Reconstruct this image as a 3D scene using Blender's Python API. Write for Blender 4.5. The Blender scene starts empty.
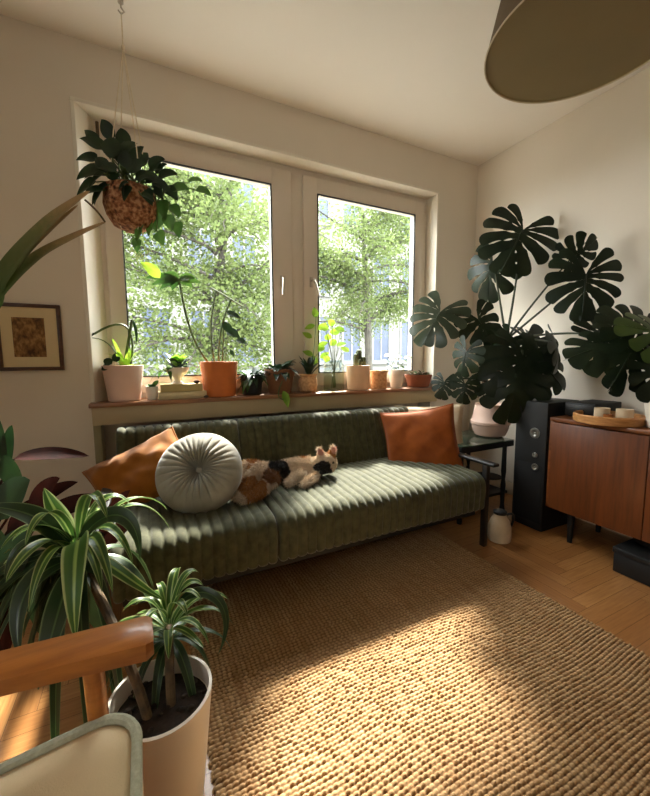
import bpy, bmesh, math, random
from mathutils import Vector, Matrix, noise
V = Vector
PI = math.pi
scene = bpy.context.scene
COL = scene.collection
random.seed(7)

# ------------------------------------------------------------------ camera
FPX, YAW, PITCH, ROLL = 367.83, 0.45795, -0.10308, -0.005787
CAM = V((0, 0, 1.08))
FW = V((math.sin(YAW)*math.cos(PITCH), math.cos(YAW)*math.cos(PITCH), math.sin(PITCH)))
_r = FW.cross(V((0, 0, 1))).normalized()
_u = _r.cross(FW)
RT = _r*math.cos(ROLL) + _u*math.sin(ROLL)
UP = -_r*math.sin(ROLL) + _u*math.cos(ROLL)
cd = bpy.data.cameras.new('camera')
cam = bpy.data.objects.new('camera', cd)
COL.objects.link(cam)
cd.sensor_fit = 'HORIZONTAL'
cd.sensor_width = 36
cd.lens = 36*FPX/650
cd.clip_start = 0.02
cd.clip_end = 200
cam.matrix_world = Matrix(((RT.x, UP.x, -FW.x, CAM.x), (RT.y, UP.y, -FW.y, CAM.y), (RT.z, UP.z, -FW.z, CAM.z), (0, 0, 0, 1)))
scene.camera = cam

def ray(px, py): return FW + RT*((px-325)/FPX) - UP*((py-398)/FPX)
def Yp(px, py, y): d = ray(px, py); return CAM + d*((y-CAM.y)/d.y)
def Xp(px, py, x): d = ray(px, py); return CAM + d*((x-CAM.x)/d.x)
def Zp(px, py, z): d = ray(px, py); return CAM + d*((z-CAM.z)/d.z)
def Dp(px, py, dep): return CAM + ray(px, py)*dep
def dep_of(p): return (p-CAM).dot(FW)

# ------------------------------------------------------------------ mesh builder
class MB:
    def __init__(s): s.v = []; s.f = []; s.uv = []
    def add(s, vs, fs, uvs=None):
        o = len(s.v)
        s.v += [V(p) for p in vs]
        s.uv += uvs if uvs else [(0.5, 0.5)]*len(vs)
        s.f += [tuple(i+o for i in f) for f in fs]
        return s
    def tube(s, pts, rad, n=8, caps=True):
        pts = [V(p) for p in pts]
        if not isinstance(rad, (list, tuple)): rad = [rad]*len(pts)
        vs, fs, uvs = [], [], []
        T0 = (pts[1]-pts[0]).normalized()
        nrm = T0.orthogonal().normalized()
        for i, p in enumerate(pts):
            t = (pts[min(i+1, len(pts)-1)]-pts[max(i-1, 0)]).normalized()
            nrm = (nrm - t*nrm.dot(t))
            nrm = nrm.normalized() if nrm.length > 1e-6 else t.orthogonal().normalized()
            b = t.cross(nrm)
            for k in range(n):
                a = 2*PI*k/n
                vs.append(p + (nrm*math.cos(a)+b*math.sin(a))*rad[i]); uvs.append((k/n, i/(len(pts)-1)))
        for i in range(len(pts)-1):
            for k in range(n):
                fs.append((i*n+k, i*n+(k+1) % n, (i+1)*n+(k+1) % n, (i+1)*n+k))
        if caps:
            fs.append(tuple(range(n-1, -1, -1))); fs.append(tuple(range((len(pts)-1)*n, len(pts)*n)))
        return s.add(vs, fs, uvs)
    def lathe(s, prof, c=(0, 0, 0), n=36, fn=None, close=False):
        c = V(c); vs, fs = [], []
        for i, (r, z) in enumerate(prof):
            for k in range(n):
                a = 2*PI*k/n
                rr = r*(fn(a, i) if fn else 1)
                vs.append(c+V((rr*math.cos(a), rr*math.sin(a), z)))
        m = len(prof)
        for i in range(m-1):
            for k in range(n):
                fs.append((i*n+k, i*n+(k+1) % n, (i+1)*n+(k+1) % n, (i+1)*n+k))
        if prof[0][0] > 1e-5: fs.append(tuple(range(n-1, -1, -1)))
        if prof[-1][0] > 1e-5 and not close: fs.append(tuple(range((m-1)*n, m*n)))
        return s.add(vs, fs)
    def box(s, c, size, bev=0.0, seg=2, rot=None):
        bm = bmesh.new()
        bmesh.ops.create_cube(bm, size=1)
        for v in bm.verts: v.co = V((v.co.x*size[0], v.co.y*size[1], v.co.z*size[2]))
        if bev > 0:
            bmesh.ops.bevel(bm, geom=bm.edges[:], offset=bev, segments=seg, profile=.5, affect='EDGES')
        if rot is not None:
            for v in bm.verts: v.co = rot @ v.co
        bm.verts.index_update()
        s.add([v.co+V(c) for v in bm.verts], [[v.index for v in f.verts] for f in bm.faces])
        bm.free(); return s
    def span(s, a, b, bev=0.0, seg=2):
        a, b = V(a), V(b)
        return s.box((a+b)/2, (abs(b.x-a.x), abs(b.y-a.y), abs(b.z-a.z)), bev, seg)
    def ellipsoid(s, c, r, rot=None, n=16, m=10):
        vs, fs = [], []
        for i in range(m+1):
            th = PI*i/m
            for k in range(n):
                a = 2*PI*k/n
                p = V((r[0]*math.sin(th)*math.cos(a), r[1]*math.sin(th)*math.sin(a), r[2]*math.cos(th)))
                if rot is not None: p = rot @ p
                vs.append(V(c)+p)
        for i in range(m):
            for k in range(n):
                fs.append((i*n+k, (i+1)*n+k, (i+1)*n+(k+1) % n, i*n+(k+1) % n))
        return s.add(vs, fs)
    def leaf(s, pts, w, nrm, fold=.15, n=10, shape=(.8, .9), cols=4, twist=0.0, wave=0.0):
        """leaf blade along a bezier through control points"""
        pts = [V(p) for p in pts]
        def bz(t):
            if len(pts) > 6:
                u_ = min(max(t, 0), 1)*(len(pts)-1); i_ = min(int(u_), len(pts)-2); return pts[i_].lerp(pts[i_+1], u_-i_)
            q = pts[:]
            while len(q) > 1: q = [q[i].lerp(q[i+1], t) for i in range(len(q)-1)]
            return q[0]
        vs, fs, uvs = [], [], []
        nrm = V(nrm).normalized()
        for i in range(n+1):
            t = i/n
            p = bz(t); tg = (bz(min(1, t+.02))-bz(max(0, t-.02)))
            tg = tg.normalized() if tg.length > 1e-7 else V((0, 0, 1))
            sd = tg.cross(nrm)
            sd = sd.normalized() if sd.length > 1e-4 else tg.orthogonal().normalized()
            nn = sd.cross(tg)
            if twist:
                R = Matrix.Rotation(twist*t, 3, tg); sd = R @ sd; nn = R @ nn
            ww = w*(max(0, math.sin(PI*t**shape[0]))**shape[1]) if 0 < t < 1 else w*.02
            for k in range(cols+1):
                x = k/cols*2-1
                z = fold*abs(x)*ww + wave*ww*math.sin(t*17+(3 if x > 0 else 0))*abs(x)
                vs.append(p+sd*(x*ww)+nn*z); uvs.append((k/cols, t))
        c1 = cols+1
        for i in range(n):
            for k in range(cols):
                fs.append((i*c1+k, i*c1+k+1, (i+1)*c1+k+1, (i+1)*c1+k))
        return s.add(vs, fs, uvs)
    def build(s, name, m, parent=None, smooth=True, sharp=35):
        off = parent_loc(parent)
        me = bpy.data.meshes.new(name)
        me.from_pydata([tuple(p-off) for p in s.v], [], s.f)
        uvl = me.uv_layers.new(name='UVMap')
        li = [0]*len(me.loops); me.loops.foreach_get('vertex_index', li)
        flat = [0.0]*(2*len(li))
        for i, vi in enumerate(li): flat[2*i], flat[2*i+1] = s.uv[vi]
        uvl.data.foreach_set('uv', flat)
        me.materials.append(m)
        if smooth:
            me.polygons.foreach_set('use_smooth', [True]*len(me.polygons))
            if sharp: me.set_sharp_from_angle(angle=math.radians(sharp))
        me.update()
        o = bpy.data.objects.new(name, me); COL.objects.link(o)
        if parent: o.parent = parent
        return o

def parent_loc(p):
    l = V((0, 0, 0))
    while p is not None: l += V(p.location); p = p.parent
    return l
def tag(o, label, cat, group=None, kind=None):
    o['label'] = label; o['category'] = cat
    if group: o['group'] = group
    if kind: o['kind'] = kind
    return o
def thing(name, loc, label, cat, group=None):
    o = bpy.data.objects.new(name, None); COL.objects.link(o)
    o.location = loc; o.empty_display_size = .05
    return tag(o, label, cat, group)
def struct(o, kind='structure'): o['kind'] = kind; return o
def sempty(name, loc=(0, 0, 0)):
    o = bpy.data.objects.new(name, None); COL.objects.link(o); o.location = loc; return struct(o)

# ------------------------------------------------------------------ materials
def lin(c): return tuple(((x/255)/12.92 if x/255 <= .04045 else ((x/255+.055)/1.055)**2.4) for x in c)+(1,)
class NT:
    def __init__(s, name):
        s.m = bpy.data.materials.new(name); s.m.use_nodes = True
        s.t = s.m.node_tree; s.t.nodes.clear()
        s.out = s.n('ShaderNodeOutputMaterial')
    def n(s, k, **kw):
        x = s.t.nodes.new(k)
        for a, b in kw.items(): setattr(x, a, b)
        return x
    def l(s, a, b): s.t.links.new(a, b)
    def noise(s, scale, detail=4, vec=None, rough=.55):
        x = s.n('ShaderNodeTexNoise'); x.inputs['Scale'].default_value = scale; x.inputs['Detail'].default_value = detail; x.inputs['Roughness'].default_value = rough
        s.l(vec if vec else s.obj(), x.inputs['Vector']); return x.outputs['Fac']
    def obj(s):
        if not hasattr(s, '_tc'): s._tc = s.n('ShaderNodeTexCoord')
        return s._tc.outputs['Object']
    def uv(s):
        s.obj(); return s._tc.outputs['UV']
    def map(s, scale=(1, 1, 1), rot=(0, 0, 0), src=None):
        x = s.n('ShaderNodeMapping'); x.inputs['Scale'].default_value = scale; x.inputs['Rotation'].default_value = rot
        s.l(src if src else s.obj(), x.inputs['Vector']); return x.outputs['Vector']
    def ramp(s, fac, stops):
        x = s.n('ShaderNodeValToRGB'); e = x.color_ramp.elements
        while len(e) < len(stops): e.new(.5)
        for i, (p, c) in enumerate(stops): e[i].position = p; e[i].color = c
        s.l(fac, x.inputs['Fac']); return x.outputs['Color']
    def mix(s, fac, a, b, mode='MIX'):
        x = s.n('ShaderNodeMix', data_type='RGBA', blend_type=mode)
        for i, v in ((0, fac), (6, a), (7, b)):
            if hasattr(v, 'is_linked') or isinstance(v, bpy.types.NodeSocket): s.l(v, x.inputs[i])
            else: x.inputs[i].default_value = v
        return x.outputs[2]
    def math(s, op, a, b=None):
        x = s.n('ShaderNodeMath', operation=op)
        for i, v in ((0, a), (1, b)):
            if v is None: continue
            if isinstance(v, bpy.types.NodeSocket): s.l(v, x.inputs[i])
            else: x.inputs[i].default_value = v
        return x.outputs[0]
    def bump(s, h, strength=.3, dist=.01):
        x = s.n('ShaderNodeBump'); x.inputs['Strength'].default_value = strength; x.inputs['Distance'].default_value = dist
        s.l(h, x.inputs['Height']); return x.outputs['Normal']
    def bsdf(s, col, rough=.5, normal=None, sheen=0, spec=.5, coat=0, trans=0, metal=0):
        b = s.n('ShaderNodeBsdfPrincipled')
        if isinstance(col, bpy.types.NodeSocket): s.l(col, b.inputs['Base Color'])
        else: b.inputs['Base Color'].default_value = col
        if isinstance(rough, bpy.types.NodeSocket): s.l(rough, b.inputs['Roughness'])
        else: b.inputs['Roughness'].default_value = rough
        b.inputs['Specular IOR Level'].default_value = spec
        b.inputs['Metallic'].default_value = metal
        b.inputs['Sheen Weight'].default_value = sheen
        b.inputs['Sheen Roughness'].default_value = .4
        b.inputs['Coat Weight'].default_value = coat
        if normal: s.l(normal, b.inputs['Normal'])
        o = b.outputs[0]
        if trans:
            t = s.n('ShaderNodeBsdfTranslucent')
            if isinstance(col, bpy.types.NodeSocket): s.l(col, t.inputs['Color'])
            else: t.inputs['Color'].default_value = col
            mx = s.n('ShaderNodeMixShader'); mx.inputs[0].default_value = trans
            s.l(o, mx.inputs[1]); s.l(t.outputs[0], mx.inputs[2]); o = mx.outputs[0]
        s.l(o, s.out.inputs['Surface']); return s.m

def plain(name, c, rough=.5, var=.12, vscale=6, bump=0, bscale=60, **kw):
    t = NT(name); a = lin(c)
    dk = tuple(x*(1-var) for x in a[:3])+(1,); lt = tuple(min(1, x*(1+var)) for x in a[:3])+(1,)
    col = t.ramp(t.noise(vscale, 4), [(.3, dk), (.7, lt)])
    nm = t.bump(t.noise(bscale, 3), bump, .004) if bump else None
    return t.bsdf(col, rough, nm, **kw)
def leafmat(name, c, c2=None, rough=.4, trans=.2, scale=9, **kw):
    t = NT(name)
    c2 = c2 or tuple(x*.7 for x in c)
    col = t.ramp(t.noise(scale, 3), [(.35, lin(c2)), (.65, lin(c))])
    return t.bsdf(col, rough, None, trans=trans, **kw)
def woodmat(name, c, c2, rough=.45, ax=(1, 14, 14), coat=0, scale=3):
    t = NT(name)
    v = t.map(ax)
    n1 = t.noise(scale, 6, v, .6)
    col = t.ramp(n1, [(.3, lin(c2)), (.68, lin(c))])
    return t.bsdf(col, rough, t.bump(n1, .08, .003), coat=coat)

M = {}
M['wall'] = plain('wall_paint', (222, 212, 196), .9, .02, 2, .05, 90, spec=.2)
M['ceil'] = plain('ceiling_paint', (240, 233, 222), .9, .015, 2, .03, 90, spec=.2)
M['reveal'] = plain('reveal_paint', (226, 219, 203), .7, .02, 3)
M['pvc'] = plain('window_plastic', (218, 206, 190), .35, .02, 4)
M['gasket'] = plain('rubber_gasket', (25, 24, 22), .6)
M['metal'] = plain('brushed_metal', (190, 180, 165), .35, .05, 20, metal=.9)
M['sillwood'] = woodmat('sill_wood', (160, 110, 72), (116, 76, 46), .35, (1.5, 12, 12))
M['fascia'] = plain('fascia_paint', (180, 161, 124), .55, .04, 5)
M['soil'] = plain('potting_soil', (44, 32, 24), .95, .5, 60, .8, 80)
M['white'] = plain('white_glaze', (232, 222, 208), .35, .03, 5)
M['pink'] = plain('pale_pink_ceramic', (221, 187, 168), .55, .05, 8, .05, 120)
M['terra'] = plain('terracotta', (190, 102, 40), .7, .1, 14, .1, 120)
M['terra2'] = plain('dark_terracotta', (142, 78, 48), .75, .14, 14, .1, 120)
M['tan'] = plain('tan_ceramic', (226, 186, 150), .6, .06, 14)
M['black'] = plain('black_lacquer', (8, 8, 7), .6, .2, 8)
M['blacksat'] = plain('black_satin_metal', (22, 20, 18), .4, .15, 8)
M['stem'] = leafmat('green_stem', (92, 110, 52), (64, 78, 36), .55, 0)
M['stembrown'] = leafmat('woody_stem', (104, 82, 54), (62, 48, 32), .8, 0, 30)
M['leafdark'] = leafmat('dark_leaf', (36, 60, 28), (22, 40, 20), .5, .15)
M['leafmid'] = leafmat('mid_green_leaf', (78, 112, 46), (48, 80, 32), .42, .3)
M['leaflime'] = leafmat('lime_leaf', (160, 190, 62), (112, 156, 44), .45, .45)
M['monstera'] = leafmat('monstera_leaf', (32, 46, 25), (19, 31, 18), .42, .06, 5, spec=.3)
M['monstera_lime'] = leafmat('monstera_fresh_leaf', (74, 98, 36), (48, 74, 28), .36, .2, 5)
M['monstera_sheen'] = leafmat('monstera_sheen_leaf', (70, 82, 64), (48, 60, 44), .3, .06, 5)  # grey stands for window light reflected on the blade, put into the colour
M['petiole'] = leafmat('dark_petiole', (56, 62, 36), (38, 44, 26), .5, 0)
M['burgundy'] = leafmat('burgundy_leaf', (74, 36, 30), (40, 20, 18), .8, .1, 9, spec=.1)
M['rope'] = plain('cotton_cord', (222, 208, 180), .9, .1, 40, .3, 400)

# ------------------------------------------------------------------ room
X0, X1, Y0, Y1, H = -1.75, 2.596, -1.75, 2.35, 2.685
WX0, WX1, WZ0, WZ1 = -.25, 2.168, .85, 2.392      # window opening
NX0, NX1 = -.255, 2.14                            # niche under the sill
T = .26
w = MB()
w.span((X0-.2, Y1, 0), (NX0, Y1+T, H)); w.span((WX1, Y1, 0), (X1+.2, Y1+T, H))
w.span((NX0, Y1, WZ1), (WX1, Y1+T, H)); w.span((NX0, Y1+.15, 0), (WX1, Y1+T, .84))
w.span((NX1, Y1, 0), (WX1, Y1+T, .84))
struct(w.build('wall_north', M['wall'], smooth=False))
struct(MB().span((X1, Y0-.2, 0), (X1+.2, Y1, H)).build('wall_east', M['wall'], smooth=False))
struct(MB().span((X0, Y0-.2, 0), (X1, Y0, H)).build('wall_south', M['wall'], smooth=False))
w = MB(); a0, a1, b0, b1 = -.85, -.2, 1.25, 2.05                     # unseen window added in the west wall for fill light
w.span((X0-.2, Y0-.2, 0), (X0, a0, H)); w.span((X0-.2, a1, 0), (X0, Y1, H))
w.span((X0-.2, a0, 0), (X0, a1, b0)); w.span((X0-.2, a0, b1), (X0, a1, H))
struct(w.build('wall_west', M['wall'], smooth=False))
struct(MB().span((X0-.2, Y0-.2, H), (X1+.2, Y1+T, H+.15)).build('ceiling', M['ceil'], smooth=False))

# reveal lining (smooth pale plaster around the opening)
rv = MB()
yf = Y1+.12
def quad(mb, *p): mb.add(p, [(0, 1, 2, 3)])
e = .012
rv.span((WX0-e, Y1-.006, WZ0), (WX0+.008, yf, WZ1-.0085), .003)
rv.span((WX1-.008, Y1-.006, WZ0), (WX1+e, yf, WZ1-.0085), .003)
rv.span((WX0-e, Y1-.006, WZ1-.008), (WX1+e, yf, WZ1+e), .003)
rv.add([(WX0+.008, Y1, WZ0), (WX0+.075, yf, WZ0), (WX0+.075, yf, WZ1), (WX0+.008, Y1, WZ1), (WX0, yf, WZ0), (WX0, yf, WZ1)],
       [(0, 1, 2, 3), (3, 2, 5), (0, 4, 1), (1, 4, 5, 2), (0, 3, 5, 4)])
struct(rv.build('trim_2', M['reveal'], smooth=False))

# window
win = sempty('window_1', (0, yf, WZ0))
fr = MB(); fx0, fx1 = WX0+.06, WX1
fr.span((fx0, yf, WZ0), (fx0+.055, yf+.08, WZ1), .004); fr.span((fx1-.05, yf, WZ0), (fx1, yf+.08, WZ1), .004)
fr.span((fx0, yf+.001, WZ1-.055), (fx1, yf+.079, WZ1), .004); fr.span((fx0, yf+.001, WZ0), (fx1, yf+.079, WZ0+.05), .004)
fr.span((.955, yf+.002, WZ0), (1.055, yf+.078, WZ1), .006)
fr.build('window_frame', M['pvc'], win, sharp=30)
glass = NT('window_glass')
tr = glass.n('ShaderNodeBsdfTransparent'); gl = glass.n('ShaderNodeBsdfGlossy'); gl.inputs['Roughness'].default_value = .02
def refl(t):
    q = t.n('ShaderNodeLayerWeight'); q.inputs['Blend'].default_value = .5
    return t.math('ADD', .025, t.math('MULTIPLY', .5, t.math('POWER', q.outputs['Facing'], 4.0)))
lw = refl(glass)
mx = glass.n('ShaderNodeMixShader'); tr.inputs['Color'].default_value = (.96, .98, .97, 1)
glass.l(lw, mx.inputs[0]); glass.l(tr.outputs[0], mx.inputs[1]); glass.l(gl.outputs[0], mx.inputs[2]); glass.l(mx.outputs[0], glass.out.inputs[0])
M['glass'] = glass.m
GZ0, GZ1 = .985, 2.24
for (sx0, sx1, gx0, gx1, hx) in ((-.15, .962, -.068, .822, .885), (1.05, 2.135, 1.158, 2.03, 1.105)):
    sa = MB(); y0, y1 = yf-.018, yf+.05
    z0, z1 = WZ0+.04, WZ1-.045
    sa.span((sx0, y0, z0), (gx0, y1, z1), .006); sa.span((gx1, y0, z0), (sx1, y1, z1), .006)
    sa.span((gx0-.01, y0+.001, GZ1), (gx1+.01, y1, z1), .006); sa.span((gx0-.01, y0+.001, z0), (gx1+.01, y1, GZ0), .006)
    s = sa.build('sash', M['pvc'], win, sharp=30)
    g = MB(); q = .007
    for a, b in (((gx0, y0-.002, GZ0), (gx0+q, y0+.01, GZ1)), ((gx1-q, y0-.002, GZ0), (gx1, y0+.01, GZ1)), ((gx0, y0-.002, GZ1-q), (gx1, y0+.01, GZ1)), ((gx0, y0-.002, GZ0), (gx1, y0+.01, GZ0+q))): g.span(a, b)
    g.build('gasket', M['gasket'], s, smooth=False)
    MB().span((gx0, yf+.012, GZ0), (gx1, yf+.018, GZ1)).build('pane', M['glass'], s, smooth=False)
    hd = MB(); hz = 1.62 if hx < 1 else 1.63
    hd.box((hx, y0-.004, hz), (.028, .01, .07), .004); hd.tube([(hx, y0-.005, hz+.01), (hx, y0-.035, hz+.01)], .009, 10)
    tx = -.01 if hx < 1 else .04
    hd.tube([(hx, y0-.035, hz+.015), (hx+tx*.4, y0-.045, hz-.02), (hx+tx, y0-.045, hz-.1)], [.009, .009, .007], 10)
    hd.build('handle', M['metal'], s)
# hinge at the upper left corner of the left sash
MB().tube([(-.155, yf-.03, 2.26), (-.155, yf-.03, 2.36)], .008, 8).build('hinge', M['stembrown'], win)
MB().tube([(2.128, yf-.026, 2.26), (2.128, yf-.026, 2.33)], .008, 8).build('hinge', M['pvc'], win)
# sill
sill = sempty('trim_1', (1, 2.3, .84))
MB().span((NX0-.01, 2.25, .835), (NX1+.005, yf, .858), .004).build('sill_board', M['sillwood'], sill)
MB().span((NX0, 2.275, .738), (NX1, 2.30, .835), .002).build('fascia_board', M['fascia'], sill)
MB().span((NX0-.001, 2.30, 0), (NX0+.035, Y1+.13, .738), .002).build('niche_side', plain('shaded_niche_side', (132, 120, 84), .6), sill)  # left side of the niche, its shade painted in as olive
w2 = sempty('fill_window', (X0, (a0+a1)/2, b0)); g = MB()  # frame and pane of the added fill light window
g.span((X0-.12, a0, b0), (X0-.06, a0+.06, b1)); g.span((X0-.12, a1-.06, b0), (X0-.06, a1, b1)); g.span((X0-.12, a0, b0), (X0-.06, a1, b0+.06)); g.span((X0-.12, a0, b1-.06), (X0-.06, a1, b1))
g.build('window_frame', M['pvc'], w2, smooth=False)
MB().span((X0-.095, a0+.05, b0+.05), (X0-.09, a1-.05, b1-.05)).build('pane', M['glass'], w2, smooth=False)
# baseboards
M['base'] = plain('baseboard_paint', (190, 176, 152), .5, .03)
struct(MB().span((NX0, Y1+.13, 0), (NX1, Y1+.15, .1), .004).span((NX1, Y1-.015, 0), (X1, Y1, .1), .004).span((X0, Y1-.015, 0), (NX0, Y1, .1), .004).build('baseboard_north', M['base']))
struct(MB().span((X1-.015, Y0, 0), (X1, Y1-.015, .1), .004).build('baseboard_east', M['base']))

# floor: herringbone oak parquet
fl = NT('oak_parquet')
geo = fl.n('ShaderNodeNewGeometry')
rnd = geo.outputs['Random Per Island']
grain = fl.noise(7, 6, fl.map((1, 16, 1), src=fl.uv()), .6)
c1 = fl.ramp(grain, [(.25, lin((138, 90, 46))), (.75, lin((184, 134, 80)))])
c2 = fl.mix(fl.math('MULTIPLY', rnd, .6), c1, lin((128, 76, 34)))
fl.bsdf(c2, .3, fl.bump(grain, .05, .002), coat=.15)
fb = MB()
L_, W_ = .42, .07
def clipadd(x0, y0, x1, y1, alongx):
    if x1 < X0 or x0 > X1 or y1 < Y0 or y0 > Y1+.15: return
    g = .0006
    x0, x1, y0, y1 = max(x0, X0)+g, min(x1, X1)-g, max(y0, Y0)+g, min(y1, Y1+.15)-g
    if x1-x0 < .004 or y1-y0 < .004: return
    o = random.random()*10
    if alongx: uv = [(o, 0+o), (o+x1-x0, o), (o+x1-x0, o+y1-y0), (o, o+y1-y0)]
    else: uv = [(o, o), (o, o+x1-x0), (o+y1-y0, o+x1-x0), (o+y1-y0, o)]
    fb.add([(x0, y0, 0), (x1, y0, 0), (x1, y1, 0), (x0, y1, 0)], [(0, 1, 2, 3)], uv)
nr = int(L_/W_)
for i in range(-60, 90):
    for j in range(-14, 14):
        bx = X0 + i*W_ + j*L_; by = Y0 + i*W_ - j*L_
        clipadd(bx, by, bx+L_, by+W_, True)
        clipadd(bx, by+W_, bx+W_, by+W_+L_, False)
fo = fb.build('floor', fl.m, smooth=False); struct(fo)
sub = MB().span((X0-.2, Y0-.2, -.12), (X1+.2, Y1+T, -.002)).build('subfloor_slab', plain('floor_joint', (60, 38, 20), .8), fo, smooth=False)

# ------------------------------------------------------------------ rug
import numpy as np
rx0, rx1, ry0, ry1 = .105, 1.593, .12, 1.74
PITCHR, PK = .0132, .0165
nx, ny = 620, 880
XX, YY = np.meshgrid(np.linspace(rx0, rx1, nx), np.linspace(ry0, ry1, ny))
wob = .006*np.sin(XX*5.1+1.3)+.003*np.sin(XX*13.7+YY*3)
rowc = (YY+wob)/PITCHR
row = np.floor(rowc); ph = rowc-row
jit = np.sin(row*127.1)*43758.5453; jit = jit-np.floor(jit)
kp = XX/PK+jit*.45+.3*np.sin(YY*6+XX*3)
rowh = np.abs(np.sin(PI*ph))**.7
kn = np.abs(np.sin(PI*kp))**.8
j2 = np.sin(row*12.9898+np.floor(kp)*78.233)*43758.5453; j2 = j2-np.floor(j2)
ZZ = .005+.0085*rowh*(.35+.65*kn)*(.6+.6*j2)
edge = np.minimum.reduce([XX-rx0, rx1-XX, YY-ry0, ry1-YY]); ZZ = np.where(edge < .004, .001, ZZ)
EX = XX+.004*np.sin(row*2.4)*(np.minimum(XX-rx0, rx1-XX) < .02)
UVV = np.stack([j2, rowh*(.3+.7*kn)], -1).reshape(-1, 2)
ii = (np.arange(ny-1)[:, None]*nx+np.arange(nx-1)[None, :]).ravel()
QF = np.stack([ii, ii+1, ii+nx+1, ii+nx], -1).astype(np.int32)
rme = bpy.data.meshes.new('rug'); nf_ = len(QF)
rme.vertices.add(nx*ny); rme.vertices.foreach_set('co', np.stack([EX, YY, ZZ], -1).astype(np.float32).ravel())
rme.loops.add(nf_*4); rme.loops.foreach_set('vertex_index', QF.ravel())
rme.polygons.add(nf_); rme.polygons.foreach_set('loop_start', np.arange(nf_, dtype=np.int32)*4)
rme.update(calc_edges=True)
rme.uv_layers.new(name='UVMap').data.foreach_set('uv', UVV[QF.ravel()].astype(np.float32).ravel())
rme.polygons.foreach_set('use_smooth', np.ones(nf_, dtype=bool))
rg = NT('jute_weave')
sep = rg.n('ShaderNodeSeparateXYZ'); rg.l(rg.uv(), sep.inputs[0])
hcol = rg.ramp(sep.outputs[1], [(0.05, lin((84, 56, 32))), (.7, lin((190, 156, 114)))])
stre = rg.noise(4, 5, rg.map((9, .7, 1)), .6)
hcol = rg.mix(rg.ramp(stre, [(.35, (0, 0, 0, 1)), (.7, (.55, .55, .55, 1))]), hcol, lin((140, 100, 62)))
fib = rg.noise(260, 3, rg.map((.5, 1, 1)))
hcol = rg.mix(.35, hcol, rg.ramp(fib, [(.3, (.35, .3, .25, 1)), (.7, (1, 1, 1, 1))]), 'MULTIPLY')
rg.bsdf(hcol, .95, rg.bump(fib, .4, .002), spec=.15)
rme.materials.append(rg.m); rug = bpy.data.objects.new('rug', rme); COL.objects.link(rug)
tag(rug, 'chunky woven jute rug on the parquet in front of the sofa', 'rug')

# ------------------------------------------------------------------ sofa
vel = NT('green_velvet')
nv = vel.noise(30, 4)
nf = vel.noise(900, 2)
vc = vel.ramp(nv, [(.3, lin((56, 56, 37))), (.7, lin((80, 79, 55)))])
vel.bsdf(vc, .8, vel.bump(nf, .25, .001), sheen=.3, spec=.15)
M['velvet'] = vel.m
SX0, SX1 = -.14, 1.70
CH = (SX1-SX0)/42
sofa = thing('sofa', ((SX0+SX1)/2, 1.75, 0), 'green channel tufted velvet sofa on slim black legs under the window', 'sofa')
def channel(prof, xa, xb, amp, endr=.02):
    """profile: closed loop of (y, z); swept along x with a rounded ridge per channel"""
    n = len(prof); nor = []
    for i in range(n):
        a, b = prof[i-1], prof[(i+1) % n]
        t = V((b[0]-a[0], b[1]-a[1])); nn = V((t.y, -t.x))
        nor.append(nn.normalized())
    area = sum(prof[i-1][0]*prof[i][1]-prof[i][0]*prof[i-1][1] for i in range(n))
    sg = 1 if area > 0 else -1
    mb = MB(); nch = round((xb-xa)/CH); st = 7
    xsn = [xa+(xb-xa)*k/(nch*st) for k in range(nch*st+1)]
    cy = sum(p[0] for p in prof)/n; cz = sum(p[1] for p in prof)/n
    vs = []; fs = []
    for k, x in enumerate(xsn):
        o = amp*(abs(math.sin(PI*(k % st)/st))**.42) - amp
        de = min(x-xa, xb-x)
        if de < endr: o -= endr-math.sqrt(max(0, endr**2-(endr-de)**2))
        for (y, z), nn in zip(prof, nor):
            wob = .0035*noise.noise(V((x*4, y*6, z*6)))
            vs.append((x, y+nn.x*sg*(o+wob), z+nn.y*sg*(o+wob)))
    for k in range(len(xsn)-1):
        for i in range(n):
            a, b = k*n+i, k*n+(i+1) % n
            fs.append((a, b, b+n, a+n))
    fs.append(tuple(range(n-1, -1, -1))); fs.append(tuple(range((len(xsn)-1)*n, len(xsn)*n)))
    return mb.add(vs, fs)
def rloop(pts, rads, seg=6):
    out = []
    n = len(pts)
    for i in range(n):
        p = V(pts[i]); a = (V(pts[i-1])-p); b = (V(pts[(i+1) % n])-p); r = rads[i]
        pa = p+a.normalized()*r; pb = p+b.normalized()*r
        for k in range(seg+1):
            t = k/seg
            out.append(tuple(pa*(1-t)**2+p*2*t*(1-t)+pb*t*t))
    return out
def dens(loop, d=.03):
    out = []
    for i in range(len(loop)):
        a, b = V(loop[i-1]), V(loop[i]); m = max(1, int((b-a).length/d))
        for k in range(m): out.append(tuple(a.lerp(b, k/m)))
    o2 = [out[0]]
    for p in out[1:]:
        if (V(p)-V(o2[-1])).length > 1e-4: o2.append(p)
    return o2
seatP = dens(rloop([(1.395, .228), (1.385, .432), (1.75, .456), (2.02, .43), (2.02, .228)], [.03, .085, .15, .03, .03]))
backP = dens(rloop([(1.965, .40), (2.075, .742), (2.17, .742), (2.10, .40)], [.02, .04, .04, .02]))
for ka, kb in ((0, 1), (1, 3)):
    xa = SX0+(SX1-SX0)*ka/3; xb = SX0+(SX1-SX0)*kb/3
    channel(seatP, xa, xb, .011).build('seat_section', M['velvet'], sofa, sharp=0)
    channel(backP, xa, xb, .011).build('back_section', M['velvet'], sofa, sharp=0)
MB().span((SX0+.03, 1.44, .19), (SX1-.03, 2.06, .24), .008).build('base_frame', M['black'], sofa)
MB().span((SX0+.0, 2.15, .25), (SX1-.0, 2.19, .738), .018, 3).build('back_panel', M['black'], sofa)
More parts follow.
